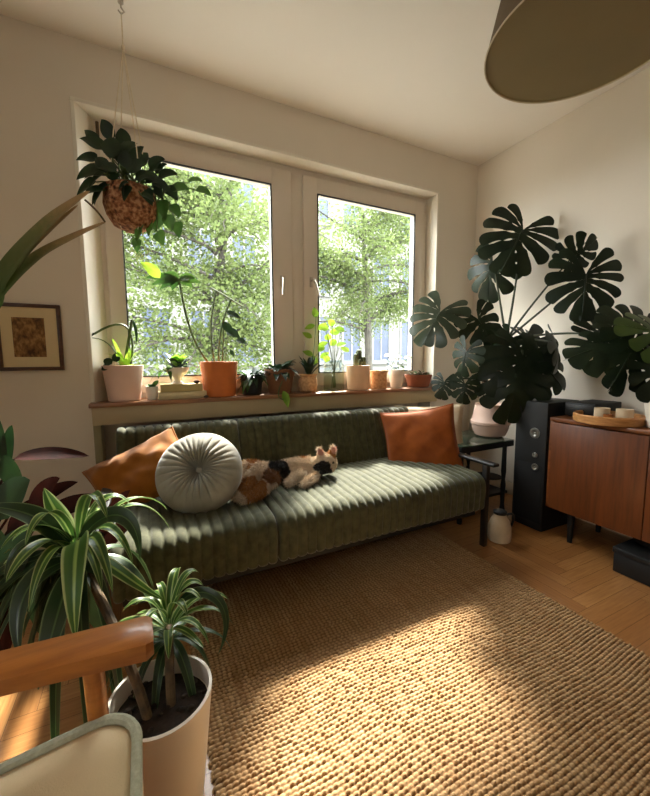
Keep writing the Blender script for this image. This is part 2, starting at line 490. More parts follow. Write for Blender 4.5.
for sx, sg in ((SX0, -1), (SX1, 1)):
    xx = sx+sg*.022
    MB().box((xx, 1.425, .24), (.03, .035, .48), .006).build('leg', M['blacksat'], sofa)
    MB().box((xx, 2.12, .24), (.03, .035, .48), .006).build('leg', M['blacksat'], sofa)
    MB().box((xx+sg*.012, 1.755, .49), (.05, .78, .02), .008, 3).build('arm_rail', M['blacksat'], sofa)

# ------------------------------------------------------------------ cushions
def frame_img(ang, tx, ty):
    """axes of a surface that roughly faces the room: e1 at image angle ang (deg, 0 = right, 90 = up), normal tilted"""
    n = (-FW + RT*tx + UP*ty).normalized()
    a = math.radians(ang)
    e1 = RT*math.cos(a)+UP*math.sin(a); e1 = (e1-n*e1.dot(n)).normalized()
    return e1, n.cross(e1), n
def pillow(c, axes, w_, h_, t_, seed=0, wr=.02, N=34):
    e1, e2, n = axes; mb = MB(); vs = []; fs = []
    for side in (1, -1):
        for i in range(N+1):
            for j in range(N+1):
                u = i/N*2-1; v = j/N*2-1
                x = w_/2*u*(1-.09*(1-v*v)); y = h_/2*v*(1-.09*(1-u*u))
                k = max(0, (1-u*u))**.5*max(0, (1-v*v))**.5
                q = V((x*7+seed, y*7, side*2+seed))
                wn = noise.noise(q)+.6*noise.noise(q*2.3)
                z = side*t_/2*k**.8*(1+.0*u)+side*wr*wn*k**.6*(.4+.6*(abs(u*v)+.3))
                vs.append(c+e1*x+e2*y+n*z)
    m = (N+1)**2
    for sde in (0, 1):
        for i in range(N):
            for j in range(N):
                a = sde*m+i*(N+1)+j; f = (a, a+1, a+N+2, a+N+1)
                fs.append(f if sde else f[::-1])
    mb.add(vs, fs); return mb
def seam(c, axes, w_, h_, m, par, N=24, r=.004):
    e1, e2, n = axes; pts = []
    cs = [(-1, -1), (1, -1), (1, 1), (-1, 1), (-1, -1)]
    for k in range(4):
        for i in range(N):
            t = i/N; u = cs[k][0]*(1-t)+cs[k+1][0]*t; v = cs[k][1]*(1-t)+cs[k+1][1]*t
            pts.append(c+e1*(w_/2*u*(1-.09*(1-v*v)))+e2*(h_/2*v*(1-.09*(1-u*u))))
    pts.append(pts[0])
    return MB().tube(pts, r, 6, False).build('seam_piping', m, par)
def cloth(name, c, c2, sheen=.3):
    t = NT(name); n1 = t.noise(8, 4); n2 = t.noise(500, 2)
    return t.bsdf(t.ramp(n1, [(.3, lin(c2)), (.7, lin(c))]), .85, t.bump(n2, .3, .001), sheen=sheen, spec=.2)
M['mustard'] = cloth('mustard_velvet', (166, 102, 30), (134, 78, 20))
M['rust'] = cloth('rust_velvet', (150, 78, 24), (118, 56, 15))
M['cream'] = cloth('cream_linen', (214, 196, 166), (190, 168, 138), .1)
M['grey'] = cloth('grey_velvet', (164, 158, 142), (130, 126, 114), .5)

def pillow_thing(px, py, y, ang, tx, ty, w_, h_, t_, m, label, seed, nm='throw_pillow', piping=True, wr=.02, skew=0):
    c = Yp(px, py, y); ax = frame_img(ang, tx, ty)
    if skew: ax = (ax[0], frame_img(ang+skew, tx, ty)[0], ax[2])
    t = thing(nm, c - V((0, 0, .2)), label, 'pillow')
    pillow(c, ax, w_, h_, t_, seed, wr).build('cushion', m, t, sharp=0)
    if piping: seam(c, ax, w_, h_, m, t)
    return t
pillow_thing(142, 473, 1.90, 27, -.30, .6, .50, .36, .13, M['mustard'], 'mustard yellow pillow slumped at the left end of the sofa', 3.3, wr=.03, skew=107)
pillow_thing(421, 443, 1.80, 4, -.30, .30, .47, .46, .13, M['rust'], 'large rust orange velvet pillow upright at the right end of the sofa', 9.1)
crp = pillow_thing(429, 434, 1.94, -3, -.35, .30, .47, .42, .11, M['cream'], 'cream ruffled pillow tucked behind the rust orange pillow', 5.2)

# round pleated cushion
rc = Yp(200, 472, 1.70)
e1, e2, n = frame_img(0, .12, .62)
rt_ = thing('round_cushion', rc-V((0, 0, .2)), 'round grey velvet cushion with radial pleats and a centre button', 'cushion')
mb = MB(); NA, NR = 300, 30; vs = []; fs = []
RR = .188
for i in range(NR+1):
    th = PI*i/NR
    for k in range(NA):
        a = 2*PI*k/NA
        r = RR*max(0, math.sin(th))**.72; z = .075*math.copysign(abs(math.cos(th))**.8, math.cos(th))
        q = r/RR
        z *= (1-.9*math.exp(-(q/.26)**2))
        pl = abs(math.sin(a*15+.9*math.sin(3*a)))**.4
        amp = .05*max(0, 1-q)**1.4*min(1, q*6)
        z += math.copysign(1, z)*amp*(pl-.6)
        z += .006*noise.noise(V((math.cos(a)*2, math.sin(a)*2, q*3)))
        vs.append(rc+e1*r*math.cos(a)+e2*r*math.sin(a)+n*z)
for i in range(NR):
    for k in range(NA):
        fs.append((i*NA+k, (i+1)*NA+k, (i+1)*NA+(k+1) % NA, i*NA+(k+1) % NA))
mb.add(vs, fs); mb.build('cushion', M['grey'], rt_, sharp=0)
R3 = Matrix((e1, e2, n)).transposed()
MB().ellipsoid(rc+n*.012, (.02, .02, .012), R3).build('button', M['grey'], rt_)

# ------------------------------------------------------------------ cat
def tcap(mb, pts, rads, n=10): mb.tube(pts, rads, n); [mb.ellipsoid(p, (r, r, r), None, 10, 8) for p, r in zip(pts, rads)]
SZ = .444
def cz(px, y, dz=0): p = Yp(px, 480, y); return V((p.x, y, SZ+dz))
cb = MB()
hip, waist, chest, neck, head = cz(254, 1.77, .05), cz(276, 1.80, .045), cz(302, 1.80, .048), cz(316, 1.79, .06), cz(326, 1.76, .075)
tcap(cb, [hip, waist, chest, neck], [.07, .055, .062, .046], 14)
cb.ellipsoid(hip+V((-.01, -.01, .005)), (.085, .08, .072)); cb.ellipsoid(chest+V((.0, -.01, .0)), (.075, .07, .056))
cb.ellipsoid(head, (.06, .055, .054)); cb.ellipsoid(head+V((.0, -.048, -.018)), (.028, .022, .02))
cb.ellipsoid(head+V((.018, -.03, -.01)), (.025, .02, .02)); cb.ellipsoid(head+V((-.018, -.03, -.01)), (.025, .02, .02))
for sx in (-1, 1):
    eb = head+V((.006+sx*.032, .004, .042))
    cb.tube([eb, eb+V((sx*.006, .002, .024)), eb+V((sx*.012, .004, .05))], [.024, .017, .004], 8)
# forelegs folded in front of the chest, hind legs stretched to the left, tail round the rump
tcap(cb, [chest+V((.0, -.05, .0)), chest+V((-.06, -.10, .0)), chest+V((-.12, -.115, -.022))], [.028, .021, .018])
tcap(cb, [neck+V((0, -.04, -.02)), chest+V((.0, -.12, -.022)), chest+V((-.05, -.15, -.03))], [.026, .02, .018])
tcap(cb, [hip+V((-.0, -.05, .02)), hip+V((.055, -.12, .02)), hip+V((-.02, -.165, -.015)), hip+V((-.075, -.185, -.028))], [.052, .036, .024, .021])
tcap(cb, [hip+V((-.03, -.02, .045)), hip+V((-.0, -.09, .065)), hip+V((-.07, -.13, .015)), hip+V((-.12, -.15, -.018))], [.05, .036, .025, .021])
tcap(cb, [hip+V((-.04, .02, -.02)), hip+V((-.08, -.0, -.03)), hip+V((-.11, -.09, -.03)), hip+V((-.10, -.20, -.03))], [.024, .022, .02, .013])
tmp = cb.build('cat_tmp', M['white'])
md = tmp.modifiers.new('r', 'REMESH'); md.mode = 'VOXEL'; md.voxel_size = .006
md = tmp.modifiers.new('s', 'SMOOTH'); md.factor = .5; md.iterations = 5
dg = bpy.context.evaluated_depsgraph_get(); dg.update()
me = bpy.data.meshes.new_from_object(tmp.evaluated_get(dg)); bpy.data.objects.remove(tmp)
base = V((hip.x+.15, 1.75, SZ))
ca = me.color_attributes.new('coat', 'FLOAT_COLOR', 'POINT')
cream, ging, blk, pinkc = lin((226, 206, 180)), lin((178, 122, 66)), lin((30, 25, 22)), lin((214, 160, 140))
patches = [(hip+V((-.05, -.16, .0)), .062, ging), (hip+V((.055, -.11, .03)), .05, lin((128, 82, 44))), (hip+V((.0, -.05, .075)), .045, ging), (hip+V((-.02, .04, .06)), .05, lin((208, 168, 116))), (hip+V((-.12, -.09, -.02)), .04, ging),
           (waist+V((.01, -.03, .04)), .062, blk), (waist+V((.05, -.03, -.04)), .05, blk), (head+V((-.022, -.035, -.012)), .038, blk), (neck+V((-.0, -.05, -.03)), .05, blk), (head+V((.03, .0, .04)), .03, ging), (chest+V((.02, .02, .03)), .035, ging)]  # black at the waist puts the shade over the cat's middle into the coat
for i, v in enumerate(me.vertices):
    q = v.co; c = cream
    nz = .018*noise.noise(q*22)+.006*noise.noise(q*90)
    for pc, pr, cc in patches:
        if (q-pc).length+nz < pr: c = cc
    for sx in (-1, 1):
        if (q-(head+V((.006+sx*.042, -.010, .068)))).length < .019: c = pinkc
    if (q-(head+V((0, -.073, -.008)))).length < .008: c = pinkc
    for sx in (-1, 1):
        if (q-(head+V((sx*.02, -.047, .012)))).length < .0075: c = blk
    ca.data[i].color = c
# fur tufts grown from the coat
nv0 = len(me.vertices); fv_, ff_, fc_ = [], [], []; rr_ = random.Random(77)
bco = [tuple(v.co - base) for v in me.vertices]; bcl = [tuple(c.color) for c in ca.data]; bfa = [tuple(p.vertices) for p in me.polygons]
for v in me.vertices:
    for rep in range(2):
        n_ = v.normal; lay = V((-.7, -.1, -.5)) if v.co.x < head.x-.03 else V((.1, .1, -.2))
        d_ = (n_*.8+lay*.55+V((rr_.uniform(-1, 1), rr_.uniform(-1, 1), rr_.uniform(-1, 1)))*.35).normalized(); l_ = rr_.uniform(.010, .024)
        if (v.co-head).length < .085: l_ *= .5
        s_ = d_.cross(V((rr_.uniform(-1, 1), rr_.uniform(-1, 1), rr_.uniform(-1, 1)))).normalized()*.002
        p_ = v.co-base-n_*.001+V((rr_.uniform(-1, 1), rr_.uniform(-1, 1), rr_.uniform(-1, 1)))*.002; o_ = nv0+len(fv_)
        fv_ += [tuple(p_-s_), tuple(p_+s_), tuple(p_+d_*l_)]; ff_.append((o_, o_+1, o_+2)); k_ = rr_.uniform(.82, 1.1); cc_ = bcl[v.index]; fc_ += [tuple(min(1, x*k_) for x in cc_[:3])+(1,)]*3
me = bpy.data.meshes.new('cat'); me.from_pydata(bco+fv_, [], bfa+ff_)
ca = me.color_attributes.new('coat', 'FLOAT_COLOR', 'POINT')
ca.data.foreach_set('color', [x for c in bcl+fc_ for x in c])
me.polygons.foreach_set('use_smooth', [True]*len(me.polygons))
ct = NT('calico_fur'); at = ct.n('ShaderNodeAttribute', attribute_name='coat')
fn = ct.noise(220, 4)
ct.bsdf(ct.mix(.5, at.outputs['Color'], ct.ramp(fn, [(.3, (.55, .5, .45, 1)), (.7, (1, 1, 1, 1))]), 'MULTIPLY'), .9, ct.bump(fn, .7, .006), sheen=.3, spec=.15)
me.materials.clear(); me.materials.append(ct.m)
cat = bpy.data.objects.new('cat', me); COL.objects.link(cat); cat.location = base
tag(cat, 'calico cat with pink ears stretched out asleep on the sofa seat', 'cat')

# ------------------------------------------------------------------ plants: helpers
def pot(mb, c, rt, rb, h, rim=.0, n=40, wall=.006, fn=None):
    c = V(c)
    pr = [(rb*.9, 0), (rb, .004)]
    for k in range(1, 9): pr.append((rb+(rt-rb)*k/8, .004+(h-.004)*k/8))
    if rim: pr[-3:] = [(rt-rim*.2, h*.84), (rt+rim, h*.85), (rt+rim, h)]
    pr += [(pr[-1][0]-wall, h+.001), (rt-wall, h*.84), (0.0001, h*.83)]
    return mb.lathe(pr, c, n, fn)
def soil(par, c, r, z): return MB().lathe([(r, 0), (r*.8, .006), (r*.4, .009), (.0001, .006)], (c[0], c[1], z), 24).build('soil', M['soil'], par)
def rleaf(mb, base, out, L, W, up=.5, droop=.5, **kw):
    out = V(out).normalized()
    mid = base+out*L*.5+V((0, 0, L*up*.55)); tip = base+out*L*.95+V((0, 0, L*(up*.5-droop)))
    n = V((0, 0, 1))+out*.05
    mb.leaf([base, mid, tip], W, n, **kw)
def monstera_leaf(c, tip, nrm, R, seed=0, droop=.25, nl=5, gap=.18):
    """heart-shaped blade with radiating lobes, slits and small holes; c = where the petiole joins"""
    rnd = random.Random(seed); n = V(nrm).normalized(); t = V(tip); t = (t-n*t.dot(n)).normalized(); s = n.cross(t)
    mb = MB()
    tot = 158.0
    def outline(th):
        a = abs(th)/180
        return R*(1.06-.16*math.sin(a*PI)-.20*a) * (1 if abs(th) < 135 else 1-.30*((abs(th)-135)/23)**2)
    def P(q, th, Rl=None):
        a = math.radians(th); Ro = (Rl or outline(th))
        root = R*.52*max(0.0, 1-abs(th)/105)**1.2
        x = root + (Ro*math.cos(a)-root)*q; y = Ro*math.sin(a)*q*.98
        d = math.hypot(x, y)/R; sx_ = abs(y)/R
        z = -droop*R*d*d*(.3+.7*max(0, math.cos(a))) - .16*R*sx_**1.6 + .035*R*math.sin(a*5+seed)*d*d
        return c + t*x + s*y + n*z
    K, Mm = 14, 5
    for sgn in (1, -1):
        edges = [0]
        for k in range(nl): edges.append(edges[-1]+(1+.22*rnd.uniform(-1, 1)))
        edges = [e_/edges[-1]*tot for e_ in edges]
        for k in range(nl):
            a0_, a1_ = edges[k], edges[k+1]; am = (a0_+a1_)/2
            Rl = outline(am*sgn)*rnd.uniform(.95, 1.05); split = rnd.uniform(.32, .48); sweep = rnd.uniform(3, 10)
            hole = rnd.random() < .75
            vs, fs, uvs = [], [], []
            for i in range(K+1):
                q = i/K
                wq = 1.0
                if hole and .16 < q < .32: wq = 1-.26*math.sin(PI*(q-.16)/.16)
                if q > split: wq = 1-gap*min(1, ((q-split)/.10)**.7)-.02*(q-split)
                if q > .84: wq *= 1-.13*((q-.84)/.16)**2
                for j in range(Mm+1):
                    f = j/Mm*2-1
                    wj = 1.0 if (k == 0 and f < 0) else wq
                    th = am+f*(a1_-a0_)/2*wj - sweep*(q**2)
                    if k == 0: th = max(th, 0.0 if q < .90 else .8)
                    qq = q*(1-.07*f*f*q*q)
                    vs.append(P(qq, th*sgn, Rl)); uvs.append((j/Mm, q))
            for i in range(K):
                for j in range(Mm):
                    a = i*(Mm+1)+j; f_ = (a, a+1, a+Mm+2, a+Mm+1)
                    fs.append(f_ if sgn > 0 else f_[::-1])
            mb.add(vs, fs, uvs)
    # midrib, raised on the back
    mb.tube([c+n*.001, c+(P(0, 0)-c)*.5+n*.001, P(0, 0)+n*.001, P(.5, 0)+n*.001, P(.93, 0)], [R*.02, R*.018, R*.015, R*.01, R*.003], 5)
    return mb
def mleaf(par, px, py, dep, Rpx, ang, tx, ty, seed, m=None, droop=.25, nl=5, gap=.18):
    c = Dp(px, py, dep); R = Rpx*dep/FPX
    e1_, e2_, n_ = frame_img(ang, tx, ty)
    monstera_leaf(c, e1_, n_, R, seed, droop, nl, gap).build('leaf', m or M['monstera'], par, sharp=0)
    return c, n_
def curve(pts, n=14):
    pts = [V(p) for p in pts]
    out = []
    for i in range(n+1):
        t = i/n; q = pts[:]
        while len(q) > 1: q = [q[k].lerp(q[k+1], t) for k in range(len(q)-1)]
        out.append(q[0])
    return out

# ------------------------------------------------------------------ hanging basket
hb = V((-.012, 2.03, 1.69))
hang = thing('hanging_plant', hb, 'dark leafy plant in a hanging coconut fibre basket before the left window', 'plant')
ct_ = NT('coconut_fibre'); fv = ct_.noise(70, 5); vo = ct_.n('ShaderNodeTexVoronoi'); vo.inputs['Scale'].default_value = 60; ct_.l(ct_.obj(), vo.inputs['Vector'])
ct_.bsdf(ct_.ramp(ct_.math('MULTIPLY', fv, ct_.math('ADD', vo.outputs['Distance'], .55)), [(.25, lin((62, 36, 22))), (.5, lin((150, 96, 62))), (.75, lin((196, 150, 108)))]), .95, ct_.bump(fv, .9, .012))
mb = MB(); mb.lathe([(.03, -.0), (.075, .02), (.105, .065), (.114, .11), (.112, .16), (.108, .185), (.098, .18), (.094, .165), (.0001, .16)], hb, 40, lambda a, i: 1+.035*noise.noise(V((math.cos(a)*3, math.sin(a)*3, i*.8))))
mb.build('basket', ct_.m, hang)
hookz = H
kn = hb+V((0.005, 0, .80))
MB().tube([(hb.x+.005, hb.y, H-.012), (hb.x+.005, hb.y, H)], .012, 10).tube([(hb.x+.005, hb.y, H-.01), (hb.x+.005, hb.y, H-.03), (hb.x+.018, hb.y, H-.045), (hb.x+.005, hb.y, H-.058), (hb.x-.006, hb.y, H-.045)], .0035, 6).build('ceiling_hook', M['metal'], hang)
MB().tube([(hb.x+.005, hb.y, H-.05), (hb.x+.005, hb.y, kn.z)], .0028, 6).ellipsoid(kn, (.008, .008, .012)).build('cord', M['rope'], hang)
for k in range(4):
    a = .5+k*PI/2; q = hb+V((.116*math.cos(a), .116*math.sin(a), .14)); m_ = hb+V((.085*math.cos(a), .085*math.sin(a), .37))
    MB().tube(curve([kn, kn.lerp(q, .35)+V((0, 0, -.03)), kn.lerp(q, .7), q, hb+V((.05*math.cos(a), .05*math.sin(a), .0))], 12), .0025, 6).build('cord', M['rope'], hang)
fo_, st_ = MB(), MB(); rnd = random.Random(3)
top = hb+V((0, 0, .17))
def hleaf(px, py, y, L, W, ang, fo=fo_, st=st_, base=top):
    c = Yp(px, py, y); a = math.radians(ang)
    d = RT*math.cos(a)+UP*math.sin(a)+FW*rnd.uniform(-.3, .3)
    nn = -FW+UP*rnd.uniform(.2, .9)+RT*rnd.uniform(-.4, .4)
    fo.leaf([c, c+d*L*.5+V((0, 0, .012)), c+d*L-V((0, 0, L*.15))], W, nn, fold=.25, shape=(.62, .8), n=9)
    st.tube(curve([base+V((rnd.uniform(-.05, .05), rnd.uniform(-.05, .05), 0)), base.lerp(c, .5)+V((0, 0, .04)), c], 6), .003, 5)
for (px, py, y, L, W, an) in [(104, 150, 2.0, .12, .045, 150), (100, 170, 1.98, .12, .045, 190), (112, 158, 1.95, .13, .05, 95), (120, 163, 2.05, .15, .05, 80), (108, 185, 1.95, .11, .05, 215), (132, 165, 2.0, .12, .05, 60), (126, 150, 2.06, .12, .045, 100),
    (116, 172, 1.93, .10, .045, 160), (136, 180, 1.94, .09, .04, 20), (150, 170, 2.0, .10, .045, 30), (140, 168, 2.05, .11, .04, 75), (152, 182, 1.97, .09, .04, -20), (158, 178, 2.0, .11, .042, 10), (122, 182, 1.92, .09, .04, 260),
    (145, 190, 1.93, .08, .036, 300), (112, 140, 2.04, .10, .04, 110), (98, 160, 2.03, .10, .04, 175), (165, 188, 2.0, .09, .04, -40), (130, 186, 1.91, .07, .034, 250), (118, 160, 1.97, .12, .05, 130), (140, 176, 1.95, .10, .045, 350), (106, 176, 1.95, .11, .05, 175), (96, 182, 1.99, .12, .05, 200), (128, 172, 1.95, .10, .05, 40)]:
    hleaf(px, py, y, L*.95, W*.78, an)
    hleaf(px+rnd.uniform(-8, 8), py+rnd.uniform(-6, 8), y+rnd.uniform(-.05, .05), L*.7, W*.6, an+rnd.uniform(-50, 50))
fo_.build('foliage', M['leafdark'], hang, sharp=0); 
f2 = MB()
for (px, py, y, L, W, an) in [(172, 190, 2.0, .085, .036, 5), (188, 183, 2.02, .075, .034, 15), (196, 190, 2.02, .075, .034, -12), (162, 200, 1.99, .08, .034, -80), (166, 215, 1.99, .07, .03, -70), (176, 222, 2.0, .075, .03, -75), (152, 222, 1.99, .06, .028, -110), (138, 238, 1.98, .06, .03, -100),
    (157, 232, 2.0, .065, .03, -60), (160, 210, 2.0, .09, .038, 250), (170, 205, 2.0, .07, .032, 310), (142, 228, 1.97, .06, .03, 240)]:
    hleaf(px, py, y, L, W, an, f2, st_, Yp(158, 195, 2.0))
f2.build('trailing_foliage', M['leafmid'], hang, sharp=0)
st_.build('stems', M['stem'], hang)

# ------------------------------------------------------------------ picture on the wall
pc = Yp(30, 336, Y1)
pic = thing('picture', (pc.x, Y1, pc.z-.17), 'small framed sepia print with cream mat left of the window', 'picture')
PX0, PX1, PZ0, PZ1 = Yp(-3, 336, Y1).x, Yp(62.5, 336, Y1).x, 1.035, 1.368
fw_ = .018
fm = MB()
fm.span((PX0, Y1-.02, PZ0), (PX0+fw_, Y1, PZ1), .003); fm.span((PX1-fw_, Y1-.02, PZ0), (PX1, Y1, PZ1), .003); fm.span((PX0, Y1-.021, PZ0), (PX1, Y1, PZ0+fw_), .003); fm.span((PX0, Y1-.021, PZ1-fw_), (PX1, Y1, PZ1), .003)
fm.build('frame', woodmat('dark_frame_wood', (92, 56, 34), (62, 36, 22), .4), pic)
MB().span((PX0+.01, Y1-.012, PZ0+.01), (PX1-.01, Y1-.006, PZ1-.01)).build('mat_board', plain('mat_board', (214, 194, 152), .9, .05, 6), pic, smooth=False)
tp = NT('sepia_print'); n1 = tp.noise(16, 6); n2 = tp.noise(70, 4, tp.map((1, 1, .5), (0, .6, 0)))
tp.bsdf(tp.ramp(tp.math('MULTIPLY', tp.math('ADD', n1, n2), .5), [(.38, lin((66, 42, 22))), (.5, lin((122, 86, 48))), (.62, lin((166, 128, 80)))]), .9)
qa, qb = Yp(11, 317, Y1-.012), Yp(47, 357, Y1-.012)
MB().span((qa.x, Y1-.0135, qb.z), (qb.x, Y1-.011, qa.z)).build('print', tp.m, pic, smooth=False)

# ------------------------------------------------------------------ strap leaved plant standing at the left, its pot outside the frame
sp = V((-.98, 1.75, 0))
strap = thing('strap_leaf_plant', sp, 'plant with long drying strap leaves reaching in from the left edge above the framed print', 'plant')
pot(MB(), sp, .15, .12, .28).build('pot', M['terra2'], strap); soil(strap, sp, .14, .235)
MB().tube(curve([sp+V((0, 0, .23)), sp+V((.02, 0, .7)), sp+V((0.02, .0, 1.05))], 8), [.03-.001*i for i in range(9)], 10).build('trunk', M['stembrown'], strap)
ls = NT('drying_strap_leaf'); g_ = ls.n('ShaderNodeSeparateXYZ'); ls.l(ls.uv(), g_.inputs[0])
cc_ = ls.ramp(ls.math('ADD', g_.outputs[1], ls.math('MULTIPLY', ls.noise(14, 3, ls.map((4, 4, 1))), .25)), [(.35, lin((66, 92, 40))), (.72, lin((102, 104, 58))), (.95, lin((158, 128, 88)))])
ls.bsdf(cc_, .5, trans=.15)
tt = sp+V((.02, 0, 1.04))
def spline(P_, n=8):
    P_ = [V(p) for p in P_]; out = []
    for k in range(len(P_)-1):
        p0, p1, p2, p3 = P_[max(k-1, 0)], P_[k], P_[k+1], P_[min(k+2, len(P_)-1)]
        for q in range(n):
            t = q/n; out.append(.5*((2*p1)+(p2-p0)*t+(2*p0-5*p1+4*p2-p3)*t*t+(3*p1-p0-3*p2+p3)*t**3))
    return out+[P_[-1]]
for pl, w_ in [([(-25, 312, 1.7), (0, 282, 1.7), (20, 254, 1.74), (50, 222, 1.8), (72, 204, 1.83), (90, 191, 1.86)], .036), ([(-25, 322, 1.68), (0, 293, 1.68), (20, 272, 1.72), (45, 252, 1.78), (80, 234, 1.84), (106, 222, 1.9)], .030), ([(-22, 314, 1.72), (3, 284, 1.72), (24, 256, 1.76), (50, 230, 1.8), (78, 205, 1.84)], .022)]:
    MB().leaf(spline([tt]+[Yp(*q) for q in pl]), w_, V((-.25, -.75, .6)), fold=.3, n=34, shape=(.62, .5)).build('leaf', ls.m, strap, sharp=0)
for k in range(6):
    a_ = 2.0+k*.75; o_ = V((math.cos(a_), math.sin(a_)*.8, 0))
    MB().leaf([tt, tt+o_*.25+V((0, 0, .35)), tt+o_*.55+V((0, 0, .05))], .035, V((0, 0, 1))+o_*.1, fold=.3, n=16, shape=(.75, .55)).build('leaf', ls.m, strap, sharp=0)
MB().tube(curve([Yp(85, 200, 1.86), Yp(96, 208, 1.9), Yp(105, 222, 1.95)], 6), .004, 6).build('dry_stalk', M['stembrown'], strap)

# ------------------------------------------------------------------ window sill row
SY, SZ0 = 2.365, .858
def sx(px, y=SY): return Yp(px, 392, y).x
def spot(px, y=SY): return V((sx(px, y), y, SZ0))
def ppm(px, y=SY): return FPX/dep_of(spot(px, y))   # pixels per metre there
def small_plant(name, px, wpx, hpx, label, m, taper=.8, y=SY, rim=0, fn=None, n=40):
    c = spot(px, y); k = ppm(px, y); rt = wpx/2/k; h = hpx/k
    t = thing(name, c, label, 'plant')
    pot(MB(), c, rt, rt*taper, h, rim, n, fn=fn).build('pot', m, t); soil(t, c, rt-.007, h*.82)
    return t, c, rt, h
def bush(par, c, n, L, W, m, seed, spread=1.0, up=.8, droop=.2, name='foliage', **kw):
    r = random.Random(seed); mb = MB()
    for i in range(n):
        a = r.uniform(0, 2*PI); o = V((math.cos(a), math.sin(a), 0)); l = L*r.uniform(.6, 1.15)
        b = c+o*r.uniform(0, .02)*spread
        rleaf(mb, b, o*spread+V((0, 0, r.uniform(0, .9))), l, W*r.uniform(.7, 1.2), up*r.uniform(.6, 1.3), droop*r.uniform(.2, 1.5), **kw)
    return mb.build(name, m, par, sharp=0)

# 1 pale pot at the left end, bare arching stalks
t, c, rt, h = small_plant('potted_plant', 124.5, 37, 35, 'pale pink pot with arching bare stalks at the left end of the window sill', M['pink'], .78, y=2.355)
ctop = c+V((0, 0, h*.84)); stx = MB()
P2 = lambda px, py, y=2.36: Yp(px, py, y)
stx.tube(curve([ctop, P2(127, 350), P2(132, 320)], 8), .0075, 7)
stx.tube(curve([ctop+V((.03, 0, 0)), P2(136, 345), P2(134, 318), P2(120, 318), P2(94, 334)], 12), .006, 7)
stx.tube(curve([ctop, P2(118, 350), P2(104, 330), P2(78, 341)], 10), [.0045-.0003*i for i in range(11)], 7)
stx.build('stalks', M['stem'], t)
MB().leaf([P2(96, 333), P2(86, 336), P2(74, 345)], .012, V((0, -1, .6)), n=8).leaf([P2(132, 319), P2(138, 330), P2(136, 345)], .008, V((0, -1, .2)), n=8).build('tip_leaves', M['leafdark'], t, sharp=0)
b_ = MB(); 
for (px, py, an) in [(108, 364, 150), (106, 366, 200), (110, 370, 240), (113, 362, 100)]:
    cc_ = P2(px+4, py, 2.29); a_ = math.radians(an); d_ = RT*math.cos(a_)+UP*math.sin(a_)
    b_.leaf([cc_, cc_+d_*.03, cc_+d_*.05], .022, -FW+UP*.5, fold=.2, shape=(.7, .6), n=8)
b_.build('round_leaves', M['leafdark'], t, sharp=0)
bush(t, ctop+V((.01, 0, 0)), 22, .12, .013, M['leaflime'], 5, .6, 1.2, .15)
# 2 stacked books, bowl with succulent on them
bz = SZ0
kk = ppm(180)
for i, (wpx, col_, nm_, dx) in enumerate([(44, (206, 192, 150), 'cream clothbound book under the white footed bowl, bottom of the two', 182), (38, (178, 160, 104), 'olive book right under the white footed bowl, top of the two', 181)]):
    hh = 7.0/kk; wd = wpx/kk; c_ = V((sx(dx), 2.375, bz))
    bk = thing('book', c_, nm_, 'book', 'books on the window sill')
    cv = MB(); cv.box(c_+V((0, 0, .002)), (wd, .16, .003), .001); cv.box(c_+V((0, 0, hh-.0015)), (wd, .16, .003), .001); cv.box(c_+V((0, -.0785, hh/2)), (wd, .003, hh), .001)
    cv.build('cover', plain('book_cover_%d' % i, col_, .7, .08, 20), bk)
    MB().box(c_+V((0, .003, hh/2)), (wd-.006, .148, hh-.006)).build('pages', plain('book_pages_%d' % i, (226, 214, 188), .9), bk, smooth=False)
    bz += hh+.0005
bc = V((sx(178), 2.37, bz))
bw = thing('potted_plant', bc, 'white fluted footed bowl with a leafy succulent standing on the two books', 'plant')
MB().lathe([(.036, 0), (.034, .006), (.02, .018), (.022, .03), (.05, .06), (.066, .085), (.069, .098), (.064, .097), (.058, .085), (.0001, .082)], bc, 60, lambda a, i: 1+(.045*abs(math.sin(a*9)) if 3 <= i <= 7 else 0)).build('pot', M['white'], bw)
soil(bw, bc, .058, .083)
bush(bw, bc+V((0, 0, .09)), 24, .10, .024, M['leafdark'], 8, 1, .5, .25, 'outer_foliage', fold=.3)
bush(bw, bc+V((0, -.01, .095)), 14, .085, .022, M['leaflime'], 18, .6, .9, .1, 'inner_foliage', fold=.3)
bush(bw, bc+V((-.05, -.02, .07)), 10, .12, .016, M['leafmid'], 28, 1, .3, .8, 'trailing_foliage')
for i, (px, py, r_, lb) in enumerate([(201, 381, .014, 'dark round pebble beside the orange pot, larger of two on the books'), (206, 390, .011, 'small dark pebble leaning at the foot of the orange pot')]):
    z_ = bz if i == 0 else SZ0; y_ = 2.33 if i == 0 else 2.275
    if i == 0: px = 197
    c_ = V((sx(px, y_), y_, z_+r_*.72))
    tag(MB().ellipsoid(c_, (r_*1.3, r_, r_*.75)).build('pebble', plain('pebble_%d' % i, (64, 46, 38), .6, .2, 40)), lb, 'pebble')
# small leaf cutting between pots
t, c, rt, h = small_plant('potted_plant', 152, 12, 13, 'tiny pale pot with a few green leaves between pink pot and books', M['white'], .8, y=2.33)
bush(t, c+V((0, 0, h*.9)), 8, .055, .016, M['leafmid'], 31, 1, .7, .4)
